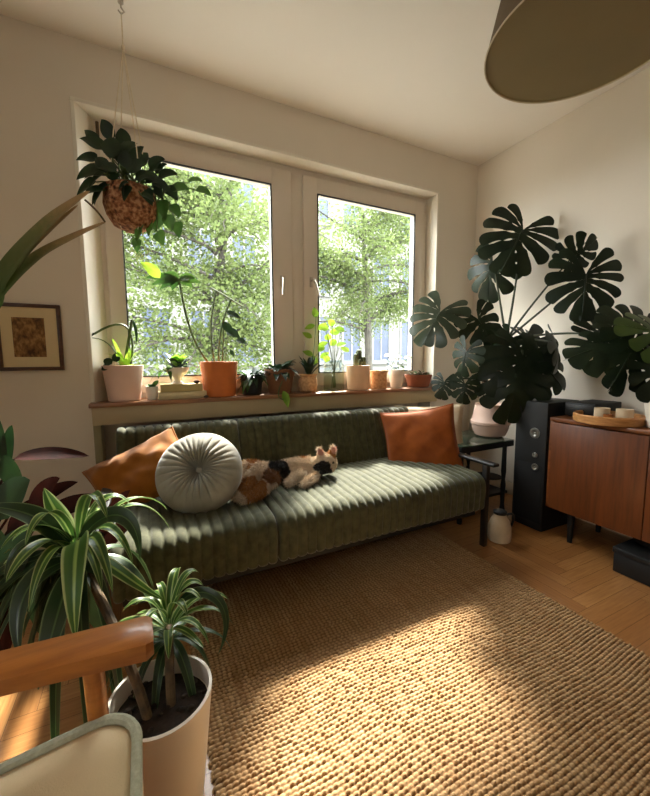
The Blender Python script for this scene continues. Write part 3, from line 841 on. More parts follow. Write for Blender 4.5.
# 3 orange pot with tall stalks
t, c, rt, h = small_plant('potted_plant', 220, 36, 34, 'bright orange terracotta pot with tall thin stalks and drooping leaves', M['terra'], .84, y=2.36)
ctop = c+V((0, 0, h*.84)); stx = MB(); y_ = 2.36
hub = P2(179, 279, 2.33)
stx.tube(curve([ctop+V((-.03, 0, 0)), P2(205, 360), P2(190, 345, 2.34), P2(184, 310, 2.33), hub], 12), .0075, 7)
stx.tube(curve([ctop+V((-.02, 0, 0)), P2(206, 330), P2(216, 292)], 8), .007, 7)
stx.tube(curve([ctop+V((0, 0, 0)), P2(216, 330), P2(231, 300)], 8), .007, 7)
stx.tube(curve([ctop+V((.02, 0, 0)), P2(223, 340), P2(224, 318)], 8), .0055, 7)
stx.tube([P2(211, 288), P2(222, 294), P2(245, 308)], .0055, 6)
stx.tube(curve([ctop+V((.03, 0, 0)), P2(226, 352), P2(228, 335)], 6), .003, 7)
stx.build('stalks', M['stem'], t)
b_ = MB()
for an, l_ in [(175, .19), (150, .10), (195, .16), (215, .13), (-10, .13), (10, .10), (-35, .10), (245, .09)]:
    a_ = math.radians(an); d_ = RT*math.cos(a_)+UP*math.sin(a_)*.7-FW*.1
    b_.leaf([hub, hub+d_*l_*.5+V((0, 0, .012)), hub+d_*l_-V((0, 0, .012))], .026, UP*.3-FW*.95, fold=.15, n=9)
b_.build('palmate_leaf', M['leafmid'], t, sharp=0)
b_ = MB()
for (px, py, an, l_, w_) in [(226, 312, -25, .10, .022), (222, 322, -50, .11, .026), (226, 330, -30, .10, .03), (236, 340, -20, .07, .024), (230, 350, -60, .05, .012)]:
    cc_ = P2(px, py, 2.33); a_ = math.radians(an); d_ = RT*math.cos(a_)+UP*math.sin(a_)
    b_.leaf([cc_, cc_+d_*l_*.5+V((0, 0, .01)), cc_+d_*l_], w_, -FW+UP*.6, fold=.2, n=9)
b_.build('leaves', M['leafdark'], t, sharp=0)
MB().leaf([P2(160, 278, 2.33), P2(152, 268, 2.32), P2(140, 262, 2.32)], .035, -FW+UP*.5, n=8).build('side_leaf', M['leaflime'], t, sharp=0)
# 4 dark bushy plant
t, c, rt, h = small_plant('potted_plant', 252, 22, 20, 'dark bushy plant spilling over its pot right of the orange pot', M['black'], .85)
bush(t, c+V((0, -.01, h*.8)), 60, .12, .018, M['leafdark'], 41, 1, .5, .7)
bush(t, c+V((0, -.02, h*.7)), 30, .13, .018, M['leafmid'], 42, 1, .2, .9, 'trailing_foliage')
# 5 wicker basket
wk = NT('wicker'); wv = wk.n('ShaderNodeTexWave'); wv.inputs['Scale'].default_value = 45; wv.bands_direction = 'Z'; wv.inputs['Distortion'].default_value = 3; wk.l(wk.obj(), wv.inputs['Vector'])
wk.bsdf(wk.ramp(wv.outputs['Fac'], [(.2, lin((92, 58, 36))), (.8, lin((168, 112, 72)))]), .8, wk.bump(wv.outputs['Fac'], .8, .005)); M['wicker'] = wk.m
t, c, rt, h = small_plant('potted_plant', 280, 30, 24, 'round brown wicker basket holding a dark broad leaved plant', M['wicker'], .72, y=2.355, fn=lambda a, i: 1+.02*math.sin(a*16+i*PI))
bush(t, c+V((0, 0, h*.85)), 40, .135, .028, M['leafdark'], 51, 1, .45, .45, fold=.3)
b_ = MB(); b_.tube(curve([c+V((.02, -.05, h*.9)), P2(283, 385, 2.24), P2(270, 398, 2.235), P2(282, 402, 2.23), P2(287, 398, 2.235)], 10), .0035, 6)
b_.build('runner', M['stem'], t)
MB().leaf([P2(283, 391, 2.235), P2(287, 398, 2.225), P2(288, 408, 2.225)], .024, -FW+UP*.2, n=8).build('hanging_leaf', M['leaflime'], t, sharp=0)
# 6 wrapped pot
c = spot(308, 2.36); k = ppm(308, 2.36)
t = thing('potted_plant', c, 'pot wrapped in crumpled burlap with an upright dark spiky plant', 'plant')
bl = NT('burlap'); nb = bl.noise(60, 4); bl.bsdf(bl.ramp(nb, [(.3, lin((176, 128, 84))), (.7, lin((224, 182, 134)))]), .95, bl.bump(nb, .6, .006)); M['burlap'] = bl.m
MB().lathe([(.045, 0), (.06, .01), (.068, .05), (.062, .09), (.05, .105), (.066, .125), (.06, .124), (.046, .106), (.0001, .1)], c, 48, lambda a, i: 1+.07*math.sin(a*7+i*.9)*(.4+.1*i)).build('burlap_wrap', M['burlap'], t)
soil(t, c, .046, .1)
bush(t, c+V((.01, 0, .1)), 22, .105, .02, M['leafdark'], 61, .35, 1.6, .0, fold=.3)
b_ = MB(); sb = MB()
for (px, py, an) in [(316, 318, 100), (318, 330, 40), (312, 338, 150), (318, 346, 20), (313, 355, 160), (320, 358, 30), (316, 365, 110), (315, 325, 200)]:
    cc_ = P2(px, py, 2.41); a_ = math.radians(an); d_ = RT*math.cos(a_)+UP*math.sin(a_)
    b_.leaf([cc_, cc_+d_*.04, cc_+d_*.08], .024, -FW+UP*.6, n=7)
sb.tube(curve([c+V((.03, .03, .1)), P2(315, 350, 2.41), P2(316, 316, 2.41)], 8), .003, 6)
sb.build('tall_stem', M['stem'], t); b_.build('tall_leaves', M['leaflime'], t, sharp=0)
# 7 glass jar with cuttings
c = spot(334, 2.37); k = ppm(334, 2.37); rj = 10.5/k; hj = 30/k
t = thing('glass_jar', c, 'clear glass jar holding lime green leafy cuttings', 'jar')
jg = NT('jar_glass'); g1 = jg.n('ShaderNodeBsdfTransparent'); g2 = jg.n('ShaderNodeBsdfGlossy'); g2.inputs['Roughness'].default_value = .03; fz = refl(jg); mxx = jg.n('ShaderNodeMixShader'); g1.inputs['Color'].default_value = (.9, .92, .88, 1)
jg.l(fz, mxx.inputs[0]); jg.l(g1.outputs[0], mxx.inputs[1]); jg.l(g2.outputs[0], mxx.inputs[2]); jg.l(mxx.outputs[0], jg.out.inputs[0])
MB().lathe([(rj*.92, 0), (rj, .008), (rj, hj*.85), (rj*.88, hj), (rj*.82, hj), (rj*.93, hj*.84), (rj*.93, .012), (.0001, .01)], c, 40).build('jar', jg.m, t)
b_ = MB(); sb = MB(); rr_ = random.Random(12)
for (px, py) in [(322, 348), (328, 338), (334, 342), (340, 345), (346, 350), (336, 332), (325, 328), (332, 322), (341, 330), (327, 358)]:
    cc_ = P2(px, py, 2.37+rr_.uniform(-.04, .04)); a_ = rr_.uniform(0, 2*PI); d_ = RT*math.cos(a_)+UP*math.sin(a_)*.6
    b_.leaf([cc_-d_*.03, cc_+d_*.02, cc_+d_*.05], .027, -FW+UP*rr_.uniform(.3, 1), n=7, shape=(.7, .7))
    sb.tube(curve([c+V((rr_.uniform(-.02, .02), rr_.uniform(-.02, .02), .02)), c+V((0, 0, hj)), cc_], 8), .0022, 5)
b_.build('leaves', M['leaflime'], t, sharp=0); sb.build('stems', M['stem'], t)
# 8 tan pot with cactus
t, c, rt, h = small_plant('potted_plant', 358, 24, 24, 'plain tan ceramic pot with small columnar cactuses', M['tan'], .9, y=2.36)
mc = plain('cactus_skin', (96, 104, 72), .8, .2, 60, .5, 200)
for dx, dy, hh, r_ in [(-.02, 0, .12, .018), (.012, .01, .15, .02), (.035, -.02, .10, .016), (-.005, -.03, .08, .016)]:
    MB().lathe([(r_*.8, 0), (r_, .02), (r_, hh-.02), (r_*.75, hh-.006), (.0001, hh)], c+V((dx, dy, h*.82)), 32, lambda a, i: 1+.12*math.cos(a*8)).build('cactus', mc, t)
# 9 bamboo pot
t, c, rt, h = small_plant('potted_plant', 378.5, 17, 18, 'small woven bamboo pot between the cactus pot and the white pot', M['burlap'], .92, y=2.36, rim=.003)
bush(t, c+V((0, 0, h*.82)), 8, .035, .006, M['leafmid'], 81, .7, .8, .2)
# 10 white pot
t, c, rt, h = small_plant('potted_plant', 396, 15, 18, 'small white pot with a round leaved bright green plant', M['white'], .75, y=2.36)
ctop = c+V((0, 0, h*.84)); b_ = MB(); sb = MB(); rr_ = random.Random(5)
for (px, py) in [(388, 356), (393, 360), (399, 357), (404, 362), (385, 362), (396, 366), (408, 358), (401, 368), (390, 368)]:
    cc_ = P2(px, py, 2.34+rr_.uniform(-.03, .03)); b_.leaf([cc_-RT*.03, cc_+UP*.01, cc_+RT*.03], .026, -FW*.6+UP, n=8, shape=(1, .5))
    sb.tube(curve([ctop, ctop.lerp(cc_, .5)+V((0, 0, .02)), cc_], 6), .0022, 5)
b_.build('leaves', M['leafmid'], t, sharp=0); sb.build('stems', M['stem'], t)
# 11 terracotta bowl
c = spot(418, 2.345); k = ppm(418, 2.345)
t = thing('potted_plant', c, 'low brown terracotta bowl of tiny succulents at the right end of the sill', 'plant')
MB().lathe([(.06, 0), (.085, .005), (.1, .07), (.104, .085), (.109, .086), (.109, .1), (.102, .1), (.096, .084), (.0001, .082)], c, 44).build('pot', M['terra2'], t); soil(t, c, .095, .083)
for i, (dx, dy, l_) in enumerate([(-.05, -.02, .055), (0, .02, .06), (.05, -.01, .05), (.02, -.045, .04), (-.02, -.05, .04)]):
    bush(t, c+V((dx, dy, .085)), 12, l_, .011, M['leafmid'] if i % 2 else M['stembrown'], 90+i, 1, .7, .2, 'succulent', fold=.4)

# ------------------------------------------------------------------ side table, pot and monstera
tb = V((2.02, 1.87, 0)); TZ = .52
tab = thing('side_table', tb, 'low dark side table with a green glass top between sofa and speaker', 'table')
MB().span((1.80, 1.68, TZ-.045), (2.30, 2.08, TZ-.008), .004).build('table_frame', M['black'], tab)
tg_ = NT('green_glass_top'); tg_.bsdf(lin((62, 72, 58)), .12, spec=.6)
MB().span((1.80, 1.68, TZ-.008), (2.30, 2.08, TZ), .003).build('table_top', tg_.m, tab)
for x, y in ((1.82, 1.70), (2.23, 1.70), (1.82, 2.06), (2.28, 2.06)):
    MB().lathe([(.016, 0), (.018, .02), (.013, .06), (.017, .2), (.012, .24), (.017, .3), (.014, TZ-.045)], (x, y, 0), 14).build('leg', M['black'], tab)
MB().span((1.83, 1.70, .13), (2.28, 2.06, .15), .003).build('lower_shelf', M['black'], tab)
mp = Yp(493, 437, 1.83); mp = V((mp.x, 1.86, TZ))
mon = thing('monstera', mp, 'big monstera with split leaves in a pale pink pot on the dark side table', 'plant')
MB().lathe([(.085, 0), (.105, .01), (.125, .06), (.128, .085), (.136, .09), (.137, .11), (.128, .118), (.118, .16), (.108, .225), (.113, .235), (.106, .235), (.1, .215), (.0001, .21)], mp, 44).build('pot', M['pink'], mon); soil(mon, mp, .1, .212)
trunk0 = mp+V((0, 0, .2)); knot = Dp(506, 340, 2.58)
MB().tube(curve([trunk0, Dp(496, 375, 2.6), Dp(500, 355, 2.58), knot], 10), [.022, .021, .02, .02, .019, .018, .017, .016, .014, .013, .012], 10).build('trunk', M['stembrown'], mon)
LV = [ # px, py, depth, Rpx, angle, tiltx, tilty, seed, material, droop, lobes, petiole bend px
 (523, 230, 2.50, 48, -118, -.10, .22, 1, 'monstera', .18, 6, (516, 290)),
 (586, 274, 2.12, 46, -95, -.25, .10, 2, 'monstera', .15, 6, (548, 305)),
 (440, 312, 2.38, 37, -118, -.35, .35, 3, 'monstera_sheen', .22, 6, (478, 312)),
 (478, 319, 2.45, 30, -62, -.05, .15, 4, 'monstera', .2, 5, (495, 328)),
 (522, 350, 2.38, 58, -92, .0, .35, 5, 'monstera', .35, 6, (512, 342)),
 (536, 360, 2.36, 44, -40, .1, .25, 15, 'monstera', .3, 6, (520, 345)),
 (516, 374, 2.34, 48, -98, -.2, .2, 16, 'monstera', .4, 6, (510, 355)),
 (508, 340, 2.50, 26, -130, -.3, .3, 6, 'monstera', .4, 5, (508, 338)),
 (528, 340, 2.44, 30, -20, .3, .7, 7, 'monstera', .3, 5, (518, 338)),
 (466, 352, 2.40, 26, -122, -1.7, .1, 8, 'monstera', .2, 5, (480, 345)),
 (465, 384, 2.36, 20, -98, -.3, .2, 9, 'monstera', .3, 5, (485, 372)),
 (444, 382, 2.42, 17, -100, -.6, .3, 10, 'monstera', .3, 5, (478, 372)),
 (493, 262, 2.62, 36, -112, -.9, .1, 11, 'monstera', .5, 5, (500, 300)),
 (574, 256, 2.24, 26, 40, -.2, -.5, 12, 'monstera', .3, 5, (530, 305)),
 (556, 342, 2.30, 30, -52, 1.1, .4, 13, 'monstera', .3, 4, (535, 338)),
 (600, 334, 2.08, 34, 20, -.1, .4, 14, 'monstera', .2, 5, (560, 330)),
]
for (px, py, dp, R, an, tx, ty, sd, m_, dr, nl, bend) in LV:
    c, nn = mleaf(mon, px, py, dp, R, an, tx, ty, sd, M[m_], dr, nl)
    st0 = knot if py < 350 and sd not in (5, 7) else trunk0.lerp(knot, .55)
    if sd in (9, 10, 8): st0 = trunk0.lerp(knot, .3)
    bd = Dp(bend[0], bend[1], (dep_of(c)+dep_of(st0))/2)
    pth = curve([st0, bd, c-nn*.01], 12)
    MB().tube(pth, [.0085-.0003*i for i in range(len(pth))], 8).build('petiole', M['petiole'], mon)
rt_m = MB()
for k in range(5):
    rt_m.tube(curve([trunk0.lerp(knot, .3+.1*k), Dp(480-k*3, 372-k*8, 2.5), Dp(478+k*6, 398, 2.48)], 8), .003, 5)
rt_m.build('aerial_roots', M['stembrown'], mon)

# jug on the floor, speaker, sideboard
jp = Zp(501, 543, 0); jp = V((jp.x+.02, jp.y+.03, 0))
jug = thing('jug', jp, 'beige stoneware jug with a black strap handle on the floor by the sofa leg', 'jug')
MB().lathe([(.05, 0), (.062, .006), (.066, .03), (.064, .09), (.05, .13), (.036, .15), (.034, .17), (.028, .17), (.03, .148), (.0001, .14)], jp, 32).build('body', M['cream'], jug)
MB().tube(curve([jp+V((.02, -.03, .165)), jp+V((.05, -.07, .2)), jp+V((.06, -.05, .13)), jp+V((.055, -.03, .08))], 10), .007, 8).lathe([(.036, .165), (.038, .18), (.02, .19), (.0001, .192)], jp, 24).build('handle', M['black'], jug)
SBX, SBY1 = 2.15, 1.345
sbz0, sbz1 = .19, .735
spk = thing('speaker', (2.33, 1.47, 0), 'tall black floorstanding speaker beside the left end of the sideboard', 'speaker')
MB().span((2.175, 1.375, .0), (2.50, 1.585, .815), .008).build('cabinet', M['black'], spk)
for py_, r_ in ((433, .022), (455, .011), (467, .015)):
    q_ = Xp(535, py_, 2.174); Rz = Matrix.Rotation(-PI/2, 3, 'Y')
    m_ = MB(); pr = [(r_*1.5, .0), (r_*1.5, .004), (r_, .006), (r_*.75, .002), (r_*.3, .0), (r_*.2, .006), (.0001, .008)]
    tmp_ = MB().lathe(pr, (0, 0, 0), 28); m_.add([q_+Rz @ p for p in tmp_.v], tmp_.f)
    m_.build('driver', plain('speaker_cone', (120, 118, 110), .3, .1, 10, metal=.6), spk)
MB().span((2.1745, 1.39, .05), (2.177, 1.57, .42), .001).build('grille', plain('speaker_cloth', (12, 11, 10), .95), spk)
tk = woodmat('teak_veneer', (128, 72, 30), (92, 48, 19), .42, (14, 1.2, 14), .1)
tkv = woodmat('teak_front', (116, 62, 26), (84, 43, 17), .42, (14, 14, 1.2), .1)
sb_ = thing('sideboard', (2.36, .6, 0), 'low teak sideboard along the right wall with a plain veneer front', 'sideboard')
mb = MB(); SBE = -.35
mb.span((SBX, SBE, sbz1-.022), (X1-.02, SBY1, sbz1), .003); mb.span((SBX+.004, SBE, sbz0), (X1-.02, SBY1-.001, sbz0+.02), .003)
mb.span((SBX+.004, SBY1-.022, sbz0), (X1-.02, SBY1, sbz1-.022), .002); mb.span((SBX+.004, SBE, sbz0), (X1-.02, SBE+.022, sbz1-.022), .002); mb.span((X1-.03, SBE, sbz0), (X1-.02, SBY1, sbz1-.022))
mb.build('carcass', tk, sb_)
yy = SBY1-.024
for k in range(3):
    y1_ = yy; y0_ = yy-.462; yy = y0_-.004
    d_ = MB().span((SBX-.012, y0_, sbz0+.004), (SBX+.008, y1_, sbz1-.026), .002).build('door', tkv, sb_)
for y_ in (SBY1-.12, .5, SBE+.12):
    for x_ in (SBX+.06, X1-.09):
        MB().lathe([(.013, 0), (.021, sbz0)], (x_, y_, 0), 14).build('leg', M['black'], sb_)
bxp = V((2.09, .82, 0))
lb_ = thing('storage_box', V((2.32, .75, 0)), 'low black box standing on the floor under the sideboard', 'box')
MB().span((2.10, .35, 0), (2.50, .95, .10), .006).build('body', M['black'], lb_); MB().span((2.095, .345, .10), (2.505, .955, .13), .006).build('lid', M['black'], lb_)
amp = thing('amplifier', V((2.48, 1.25, sbz1)), 'black audio unit on the far left corner of the sideboard', 'audio unit')
MB().span((2.27, 1.17, sbz1+.008), (2.55, 1.335, .822), .005).build('body', M['black'], amp)
for x_, y_ in ((2.30, 1.19), (2.30, 1.315), (2.52, 1.19), (2.52, 1.315)): MB().lathe([(.012, 0), (.012, .009)], (x_, y_, sbz1), 12).build('foot', M['blacksat'], amp)
MB().span((2.267, 1.18, sbz1+.02), (2.271, 1.325, .81), .001).build('front_panel', M['blacksat'], amp)
# tray and tea lights
tr_ = V((2.235, 1.085, sbz1))
wt = woodmat('tray_wood', (206, 152, 92), (164, 108, 58), .5, (6, 6, 30))
tray = thing('tray', tr_, 'round wooden tray on the sideboard holding candle cups', 'tray')
MB().lathe([(.145, 0), (.155, .004), (.158, .042), (.153, .048), (.147, .042), (.144, .014), (.0001, .012)], tr_, 48).build('tray_body', wt, tray)
for dx, dy, r_, hh, lb in [(.01, .035, .036, .062, 'pale ceramic cup on the wooden tray, left of the two larger cups'), (.035, -.06, .038, .064, 'pale ceramic cup on the wooden tray, right of the two larger cups'), (-.03, -.015, .022, .035, 'small amber candle glass between the two pale cups on the tray')]:
    c_ = tr_+V((dx, dy, .0135)); cu = thing('candle_cup', c_, lb, 'candle')
    mm = M['cream'] if r_ > .03 else plain('amber_glass', (160, 96, 48), .2)
    MB().lathe([(r_*.85, 0), (r_, .004), (r_, hh), (r_-.004, hh), (r_-.005, hh*.72), (.0001, hh*.7)], c_, 28).build('cup', mm, cu)
    MB().lathe([(r_-.006, 0), (.0001, .002)], c_+V((0, 0, hh*.72)), 20).build('wax', M['white'], cu)
# second monstera
p2 = V((2.29, .84, sbz1))
m2 = thing('monstera', p2, 'monstera at the right edge in a pale pot, leaves hanging over the wooden tray', 'plant')
pot(MB(), p2, .115, .09, .19).build('pot', M['white'], m2); soil(m2, p2, .108, .155)
b0_ = p2+V((0, 0, .15))
for (px, py, dp, R, an, tx, ty, sd, m_, dr, nl) in [(634, 346, 1.86, 54, -122, -.1, .55, 21, 'monstera', .25, 6), (608, 346, 1.90, 40, 188, -.2, .8, 22, 'monstera', .25, 5), (668, 338, 1.72, 46, 150, .2, .5, 23, 'monstera_lime', .25, 6), (640, 330, 1.86, 40, 140, 0, .3, 24, 'monstera', .2, 5), (660, 372, 1.75, 46, -60, .2, .4, 25, 'monstera', .3, 5)]:
    c, nn = mleaf(m2, px, py, dp, R, an, tx, ty, sd, M[m_], dr, nl)
    pth = curve([b0_, b0_.lerp(c, .5)+V((.05, 0, .06)), c-nn*.02, c], 10)
    MB().tube(pth, .006, 8).build('petiole', M['petiole'], m2)

# ------------------------------------------------------------------ pendant lamp
lc = V((1.327, .786, 2.1))
lamp = thing('pendant_lamp', V((lc.x, lc.y, 2.1)), 'large olive brown fabric pendant lampshade hanging from the ceiling', 'lamp')
sh_o = plain('shade_fabric', (112, 94, 70), .85, .06, 60, .2, 500, trans=.1); sh_i = plain('shade_lining', (176, 156, 108), .8, .04, 8)
R_ = .297
MB().lathe([(R_, 0), (R_-.085, .36)], lc, 72, close=True).build('shade', sh_o, lamp)
lin_ = MB(); lin_.lathe([(R_-.003, .0), (R_-.088, .36)], lc, 72, close=True); lin_.v, lin_.f = lin_.v[:], [f for f in lin_.f if len(f) == 4]
lin_.build('lining', sh_i, lamp)
for o_ in lamp.children:
    bm = bmesh.new(); bm.from_mesh(o_.data); bmesh.ops.delete(bm, geom=[f for f in bm.faces if len(f.verts) > 4], context='FACES'); bm.to_mesh(o_.data); bm.free()
tor = [lc+V((R_*math.cos(a*PI/36), R_*math.sin(a*PI/36), 0)) for a in range(73)]
MB().tube(tor, .0028, 6, False).build('rim_tape', plain('rim_tape', (206, 190, 160), .7), lamp)
MB().lathe([(R_-.003, .0), (.0001, .001)], lc+V((0, 0, .003)), 72).build('diffuser', plain('lamp_diffuser', (138, 122, 84), .7, .04, 6), lamp)
MB().tube([(lc.x, lc.y, 2.14), (lc.x, lc.y, H)], .004, 8).build('cable', M['black'], lamp)
MB().lathe([(.05, 0), (.05, .02), (.02, .03)], (lc.x, lc.y, H-.03), 24).build('ceiling_rose', M['white'], lamp)
MB().lathe([(.02, 0), (.022, .06), (.01, .08)], (lc.x, lc.y, 2.30), 16).tube([lc+V((-(R_-.08), 0, .34)), lc+V((R_-.08, 0, .34))], .003, 6).tube([lc+V((0, -(R_-.08), .34)), lc+V((0, R_-.08, .34))], .003, 6).build('shade_carrier', M['metal'], lamp)

# ------------------------------------------------------------------ armchair
hw = woodmat('honey_wood', (184, 112, 44), (142, 80, 28), .38, (1.2, 14, 14), .15)
arm = thing('armchair', V((-.38, .42, 0)), 'wooden armchair with cream piped seat cushion in the near left corner', 'armchair')
def armrest(yc, name='armrest'):
    mb = MB(); vs = []; fs = []; n_ = 14; secs = []
    for i in range(n_+1):
        t_ = i/n_; x = -.72+t_*(.70); z = .595-.055*(1-t_)+.006*math.sin(t_*PI); wd = .034+.010*t_; 
        secs.append((x, z, wd, .013+.009*t_))
    for x, z, wd, th_ in secs:
        for k in range(12):
            a = 2*PI*k/12; sy = math.copysign(abs(math.cos(a))**.5, math.cos(a)); sz_ = math.copysign(abs(math.sin(a))**.5, math.sin(a))
            vs.append((x, yc+(1 if yc > .4 else -1)*.16*(-.02-x)+wd*sy, z-th_+th_*sz_))
    for i in range(n_):
        for k in range(12): fs.append((i*12+k, i*12+(k+1) % 12, (i+1)*12+(k+1) % 12, (i+1)*12+k))
    o = len(vs)
    for x, s_ in ((.012, .8),):
        for k in range(12):
            p = vs[n_*12+k]; c_ = (yc, secs[-1][1]-.022); vs.append((-.02+x, c_[0]+(p[1]-c_[0])*s_, c_[1]+(p[2]-c_[1])*s_))
    for k in range(12): fs.append((n_*12+k, n_*12+(k+1) % 12, o+(k+1) % 12, o+k))
    fs.append(tuple(range(o, o+12))); fs.append(tuple(range(11, -1, -1)))
    return mb.add(vs, fs).build(name, hw, arm)
for yc in (.712, .10):
    armrest(yc)
    sg = 1 if yc > .4 else -1
    MB().tube([(-.105, yc, .57), (-.10, yc, .35), (-.09, yc+.01*sg, .0)], [.017, .016, .011], 14).build('leg', hw, arm)
    MB().tube([(-.60, yc+.09*sg, .535), (-.66, yc+.05*sg, .3), (-.74, yc, 0)], [.022, .022, .014], 14).build('leg', hw, arm)
    MB().tube([(-.30, yc+.045*sg, .555), (-.285, yc+.01*sg, .31)], [.022, .012], 12).build('arm_support', hw, arm)
    MB().box((-.36, yc-.005*sg, .30), (.58, .022, .05), .006).build('side_rail', hw, arm)
MB().box((-.105, .41, .30), (.022, .6, .05), .006).build('front_rail', hw, arm)
MB().box((-.64, .41, .30), (.022, .6, .05), .006).build('rear_rail', hw, arm)
def rcush(x0, x1, y0, y1, z0, z1, rr, crown, N=40):
    mb = MB(); vs = []; fs = []; out = []
    for cx, cy, a0_ in ((x1-rr, y1-rr, 0), (x0+rr, y1-rr, 90), (x0+rr, y0+rr, 180), (x1-rr, y0+rr, 270)):
        for k in range(13):
            a = math.radians(a0_+90*k/12); out.append((cx+rr*math.cos(a), cy+rr*math.sin(a)))
    cx, cy = (x0+x1)/2, (y0+y1)/2; n_ = len(out); rings = []
    prof = [(0.0, z0, 0), (.9, z0, 0), (.98, z0+.012, 0), (1, z0+.03, 0), (1, z1-.03, 0), (.985, z1-.01, 0), (.955, z1, 0)] + [(.955*(1-k/8), z1+crown*math.sin(k/8*PI/2), 0) for k in range(1, 9)]
    for s_, z, _ in prof:
        for x, y in out: vs.append((cx+(x-cx)*max(s_, .001), cy+(y-cy)*max(s_, .001), z+.003*noise.noise(V((x*9, y*9, z*20+s_*5)))))
    for i in range(len(prof)-1):
        for k in range(n_): fs.append((i*n_+k, i*n_+(k+1) % n_, (i+1)*n_+(k+1) % n_, (i+1)*n_+k))
    mb.add(vs, fs)
    return mb, out
sc_, outl = rcush(-.66, -.035, .12, .70, .335, .460, .07, .018)
for p in sc_.v: p.z -= .13*(-.035-p.x)
cu = sc_.build('seat_cushion', plain('cream_upholstery', (220, 196, 156), .9, .04, 12, .3, 400), arm, sharp=0)
pi = MB(); cx, cy = -.3475, .41
pp = [V((cx+(x-cx)*.985, cy+(y-cy)*.985, .462)) for x, y in outl]; 
for p in pp: p.z -= .13*(-.035-p.x)
pp.append(pp[0]); pi.tube(pp, .0085, 8, False)
pi.build('piping', plain('grey_green_piping', (176, 176, 152), .9, .15, 120, .5, 300), cu)
bc_, _o = rcush(-.30, .30, .0, .50, 0, .10, .08, .02)
Rb = Matrix.Translation(V((-.64, .41, .44))) @ Matrix.Rotation(math.radians(-105), 4, 'Y') @ Matrix.Rotation(PI/2, 4, 'Z') @ Matrix.Translation(V((0, 0, -.05)))
bm_ = MB(); bm_.add([Rb @ p for p in bc_.v], bc_.f); bm_.build('back_cushion', cu.data.materials[0], arm, sharp=0)

# ------------------------------------------------------------------ dracaena in the white floor pot
dp_ = V((.0, .885, 0))
dra = thing('dracaena', dp_, 'striped dracaena with two leaf rosettes in the tall white floor pot', 'plant')
pot(MB(), dp_, .115, .085, .30, .0, 48, .007).build('pot', M['white'], dra)
soil(dra, dp_, .106, .252)
pb = MB(); rr_ = random.Random(2)
for k in range(46):
    a = rr_.uniform(0, 2*PI); r_ = .098*rr_.random()**.5; q = .003+.004*rr_.random()
    pb.ellipsoid(dp_+V((r_*math.cos(a), r_*math.sin(a), .262)), (q*1.3, q, q*.8), None, 8, 6)
pbo = pb.build('bark_chips', plain('bark_chips', (48, 38, 30), .95, .5, 80), dra); pbo['kind'] = 'stuff'
dl = NT('striped_leaf'); g_ = dl.n('ShaderNodeSeparateXYZ'); dl.l(dl.uv(), g_.inputs[0])
xw = dl.math('ADD', g_.outputs[0], dl.math('MULTIPLY', dl.math('SUBTRACT', dl.noise(3, 2), .5), .12))
cr = dl.ramp(xw, [(0.0, lin((176, 186, 126))), (.07, lin((160, 172, 112))), (.10, lin((66, 98, 36))), (.40, lin((58, 92, 36))), (.46, lin((150, 172, 92))), (.54, lin((140, 164, 84))), (.60, lin((56, 90, 36))), (.87, lin((76, 108, 42))), (.93, lin((164, 174, 112))), (1.0, lin((176, 186, 126)))])
dl.bsdf(cr, .38, None, trans=.25)
d2 = NT('dark_striped_leaf'); g_ = d2.n('ShaderNodeSeparateXYZ'); d2.l(d2.uv(), g_.inputs[0])
cr = d2.ramp(g_.outputs[0], [(0.0, lin((110, 128, 84))), (.07, lin((40, 60, 30))), (.44, lin((34, 54, 26))), (.5, lin((84, 110, 60))), (.56, lin((34, 54, 26))), (.93, lin((40, 60, 30))), (1.0, lin((116, 134, 88)))])
d2.bsdf(cr, .36, None, trans=.15)
def rosette(cen, n_, L, W, seed, cane):
    r = random.Random(seed)
    MB().tube(curve(cane+[cen], 10), .011, 10).build('cane', M['stembrown'], dra)
    for layer, (nn_, l_, up_, dr_, m_) in enumerate([(int(n_*.3), L*.75, 1.0, .15, dl.m), (int(n_*.4), L, .62, .55, dl.m), (n_-int(n_*.3)-int(n_*.4), L*1.05, .25, .9, d2.m)]):
        off = r.uniform(0, 6)
        for k in range(nn_):
            a = off+2*PI*k/nn_+r.uniform(-.25, .25); o_ = V((math.cos(a), math.sin(a), 0)); l = l_*r.uniform(.7, 1.25); up_ = up_*r.uniform(.75, 1.3); dr_ = dr_*r.uniform(.6, 1.3)
            b = cen+V((0, 0, .03-.03*layer))+o_*.008
            p1 = b+o_*l*.3+V((0, 0, l*up_*.62)); p2_ = b+o_*l*.66+V((0, 0, l*(up_*.55-.1))); p3 = b+o_*l*.80+V((0, 0, l*(up_*.4-dr_)))
            MB().leaf([b, p1, p2_, p3], W*r.uniform(.8, 1.1), V((0, 0, 1))+o_*.2, fold=.28, n=16, shape=(.6, .7), cols=6, wave=.06, twist=r.uniform(-.3, .3)).build('leaf', m_, dra, sharp=0)
c1_ = Dp(78, 556, 1.02); c2_ = Dp(169, 628, 1.0)
rosette(c1_, 36, .25, .019, 4, [dp_+V((-.03, -.01, .25)), V((dp_.x-.06, dp_.y+.02, .42))])
rosette(c2_, 30, .165, .0135, 9, [dp_+V((.02, .0, .25)), V((dp_.x+.02, dp_.y+.01, .36))])
